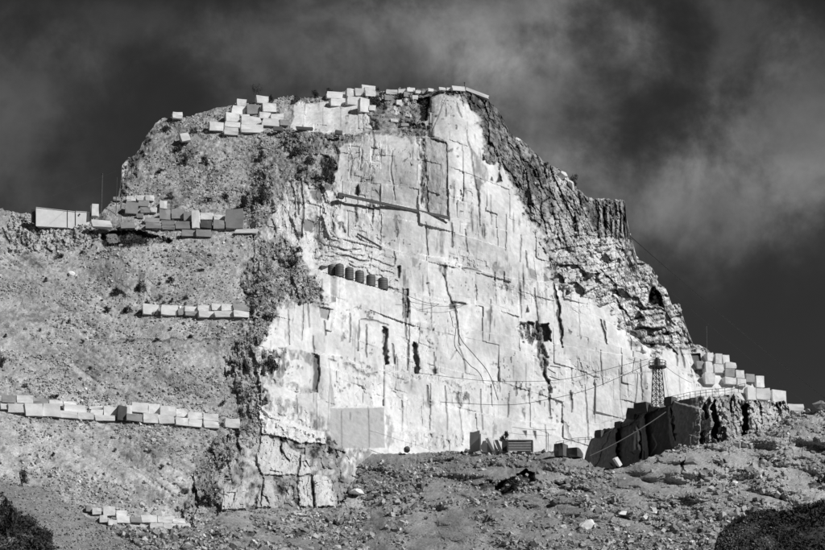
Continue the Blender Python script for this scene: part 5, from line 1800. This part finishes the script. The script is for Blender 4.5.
cor = [(-1, -1), (1, -1), (1, 1), (-1, 1)]
for c in cor:
    q = tp(c[0], c[1], 0)
    link('leg', tube_mesh('leg', [q - Vector((0, 0, .5)), tp(c[0], c[1], 1)], .11, 6, 'steel_dark'), parent=tw)
NP = 7
for k in range(NP):
    t0, t1 = k / NP, (k + 1) / NP
    for i in range(4):
        a, b = cor[i], cor[(i + 1) % 4]
        link('brace', tube_mesh('brace', [tp(*a, t0), tp(*b, t1)], .05, 4, 'steel_dark'), parent=tw)
        link('brace', tube_mesh('brace', [tp(*b, t0), tp(*a, t1)], .05, 4, 'steel_dark'), parent=tw)
        link('strut', tube_mesh('strut', [tp(*a, t1), tp(*b, t1)], .05, 4, 'steel_dark'), parent=tw)
pl = link('platform', tube_mesh('platform', [Vector((0, 0, Ht)), Vector((0, 0, Ht + .22))], 9.3 * sc_, 12, 'steel_dark'), parent=tw)
for z in (.75, 1.3):
    ring = [Vector((math.cos(t * math.pi / 6) * 9.0 * sc_, math.sin(t * math.pi / 6) * 9.0 * sc_, Ht + z)) for t in range(13)]
    link('rail', tube_mesh('rail', ring, .05, 4, 'steel_dark'), parent=tw)
for t in range(12):
    q = Vector((math.cos(t * math.pi / 6) * 9.0 * sc_, math.sin(t * math.pi / 6) * 9.0 * sc_, Ht))
    link('post', tube_mesh('post', [q, q + Vector((0, 0, 1.3))], .045, 4, 'steel_dark'), parent=tw)
link('lamp_housing', tube_mesh('lamp_housing', [Vector((0, 0, Ht + .2)), Vector((0, 0, Ht + 1.1)), Vector((0, 0, Ht + 1.7))], .62, 8, 'steel_dark'), parent=tw)
link('cap', tube_mesh('cap', [Vector((0, 0, Ht + 1.7)), Vector((0, 0, Ht + 2.05))], .38, 8, 'steel_dark'), parent=tw)
single('concrete_pad', 'pale rubble pad under the right leg of the lattice tower', 'pad', OUT, (660, 405, 671, 412), 'concrete', Y=TY - 1.2, yaw=-10, depth=3)

# slatted rack at the cliff foot
ry = G.at(520, 453).y - 1.4
rk = empty('slatted_rack', world_pt(520, 451.5, ry))
tag(rk, 'dark framed rack of pale horizontal slats at the cliff foot', 'rack')
s_ = ry / FPX
Wd, Hd = 25.5 * s_, 11 * s_
for k in range(7):
    box_obj('slat', Vector((0, 0, .15 + k * (Hd - .2) / 6)), (Wd - .3, .18, .13), 'concrete', rk, (0, math.radians(-1.5), math.radians(8)), 0)
box_obj('back_panel', Vector((.02, .35, Hd / 2)), (Wd - .3, .08, Hd - .1), 'steel_dark', rk, (0, 0, math.radians(8)), 0)
for x in (-1, 1):
    box_obj('upright', Vector((x * Wd / 2 * .99, x * Wd / 2 * .14, Hd / 2)), (.3, .4, Hd + .1), 'steel_dark', rk, (0, 0, math.radians(8)))
box_obj('top_rail', Vector((0, 0, Hd + .08)), (Wd + .2, .45, .16), 'steel_dark', rk, (0, math.radians(-1.5), math.radians(8)))
single('crate', 'dark crate standing just left of the slatted rack', 'crate', G, (502.5, 440.5, 508, 452), 'block_dark', off=-1.2, yaw=-20, depth=1)


def railing(label, pts, hpx, n_):
    P_ = [world_pt(*p) for p in pts]
    e = empty('railing', P_[0])
    tag(e, label, 'railing')
    Q = [p - P_[0] for p in P_]
    h = hpx * pts[0][2] / FPX
    for z in (1.0, .5):
        link('rail', tube_mesh('rail', [q + Vector((0, 0, h * z)) for q in Q], .04, 4, 'steel_dark'), parent=e)
    for k in range(n_):
        t = k / (n_ - 1) * (len(Q) - 1)
        i = min(int(t), len(Q) - 2)
        q = Q[i].lerp(Q[i + 1], t - i)
        link('post', tube_mesh('post', [q - Vector((0, 0, .3)), q + Vector((0, 0, h))], .05, 4, 'steel_dark'), parent=e)


railing('thin railing along the terrace above the right part of the outcrop', [(672, 402, 588), (690, 398, 590), (706, 395.5, 590), (725, 394, 592), (745, 389, 594)], 6, 13)
railing('thin railing on the left shoulder of the dark outcrop', [(604, 436, 599), (612, 432.5, 597), (621, 430, 594)], 4.5, 5)
railing('thin railing along the lower left top of the outcrop', [(556, 446, 603), (575, 442, 603), (592, 441, 603)], 4, 6)
# pale masonry at the bottom edge
for (a, l) in [((69, 543, 76, 552), 'left pale block at the bottom edge by the short post'), ((78, 541, 84, 552), 'middle pale block at the bottom edge by the short post'), ((85.5, 541.5, 93, 552), 'right pale block at the bottom edge beside the short post')]:
    single('quarry_block', l, 'block', MOUND, a, Y=MOUND.at(75, 530).y + 1 if False else 505, yaw=24)
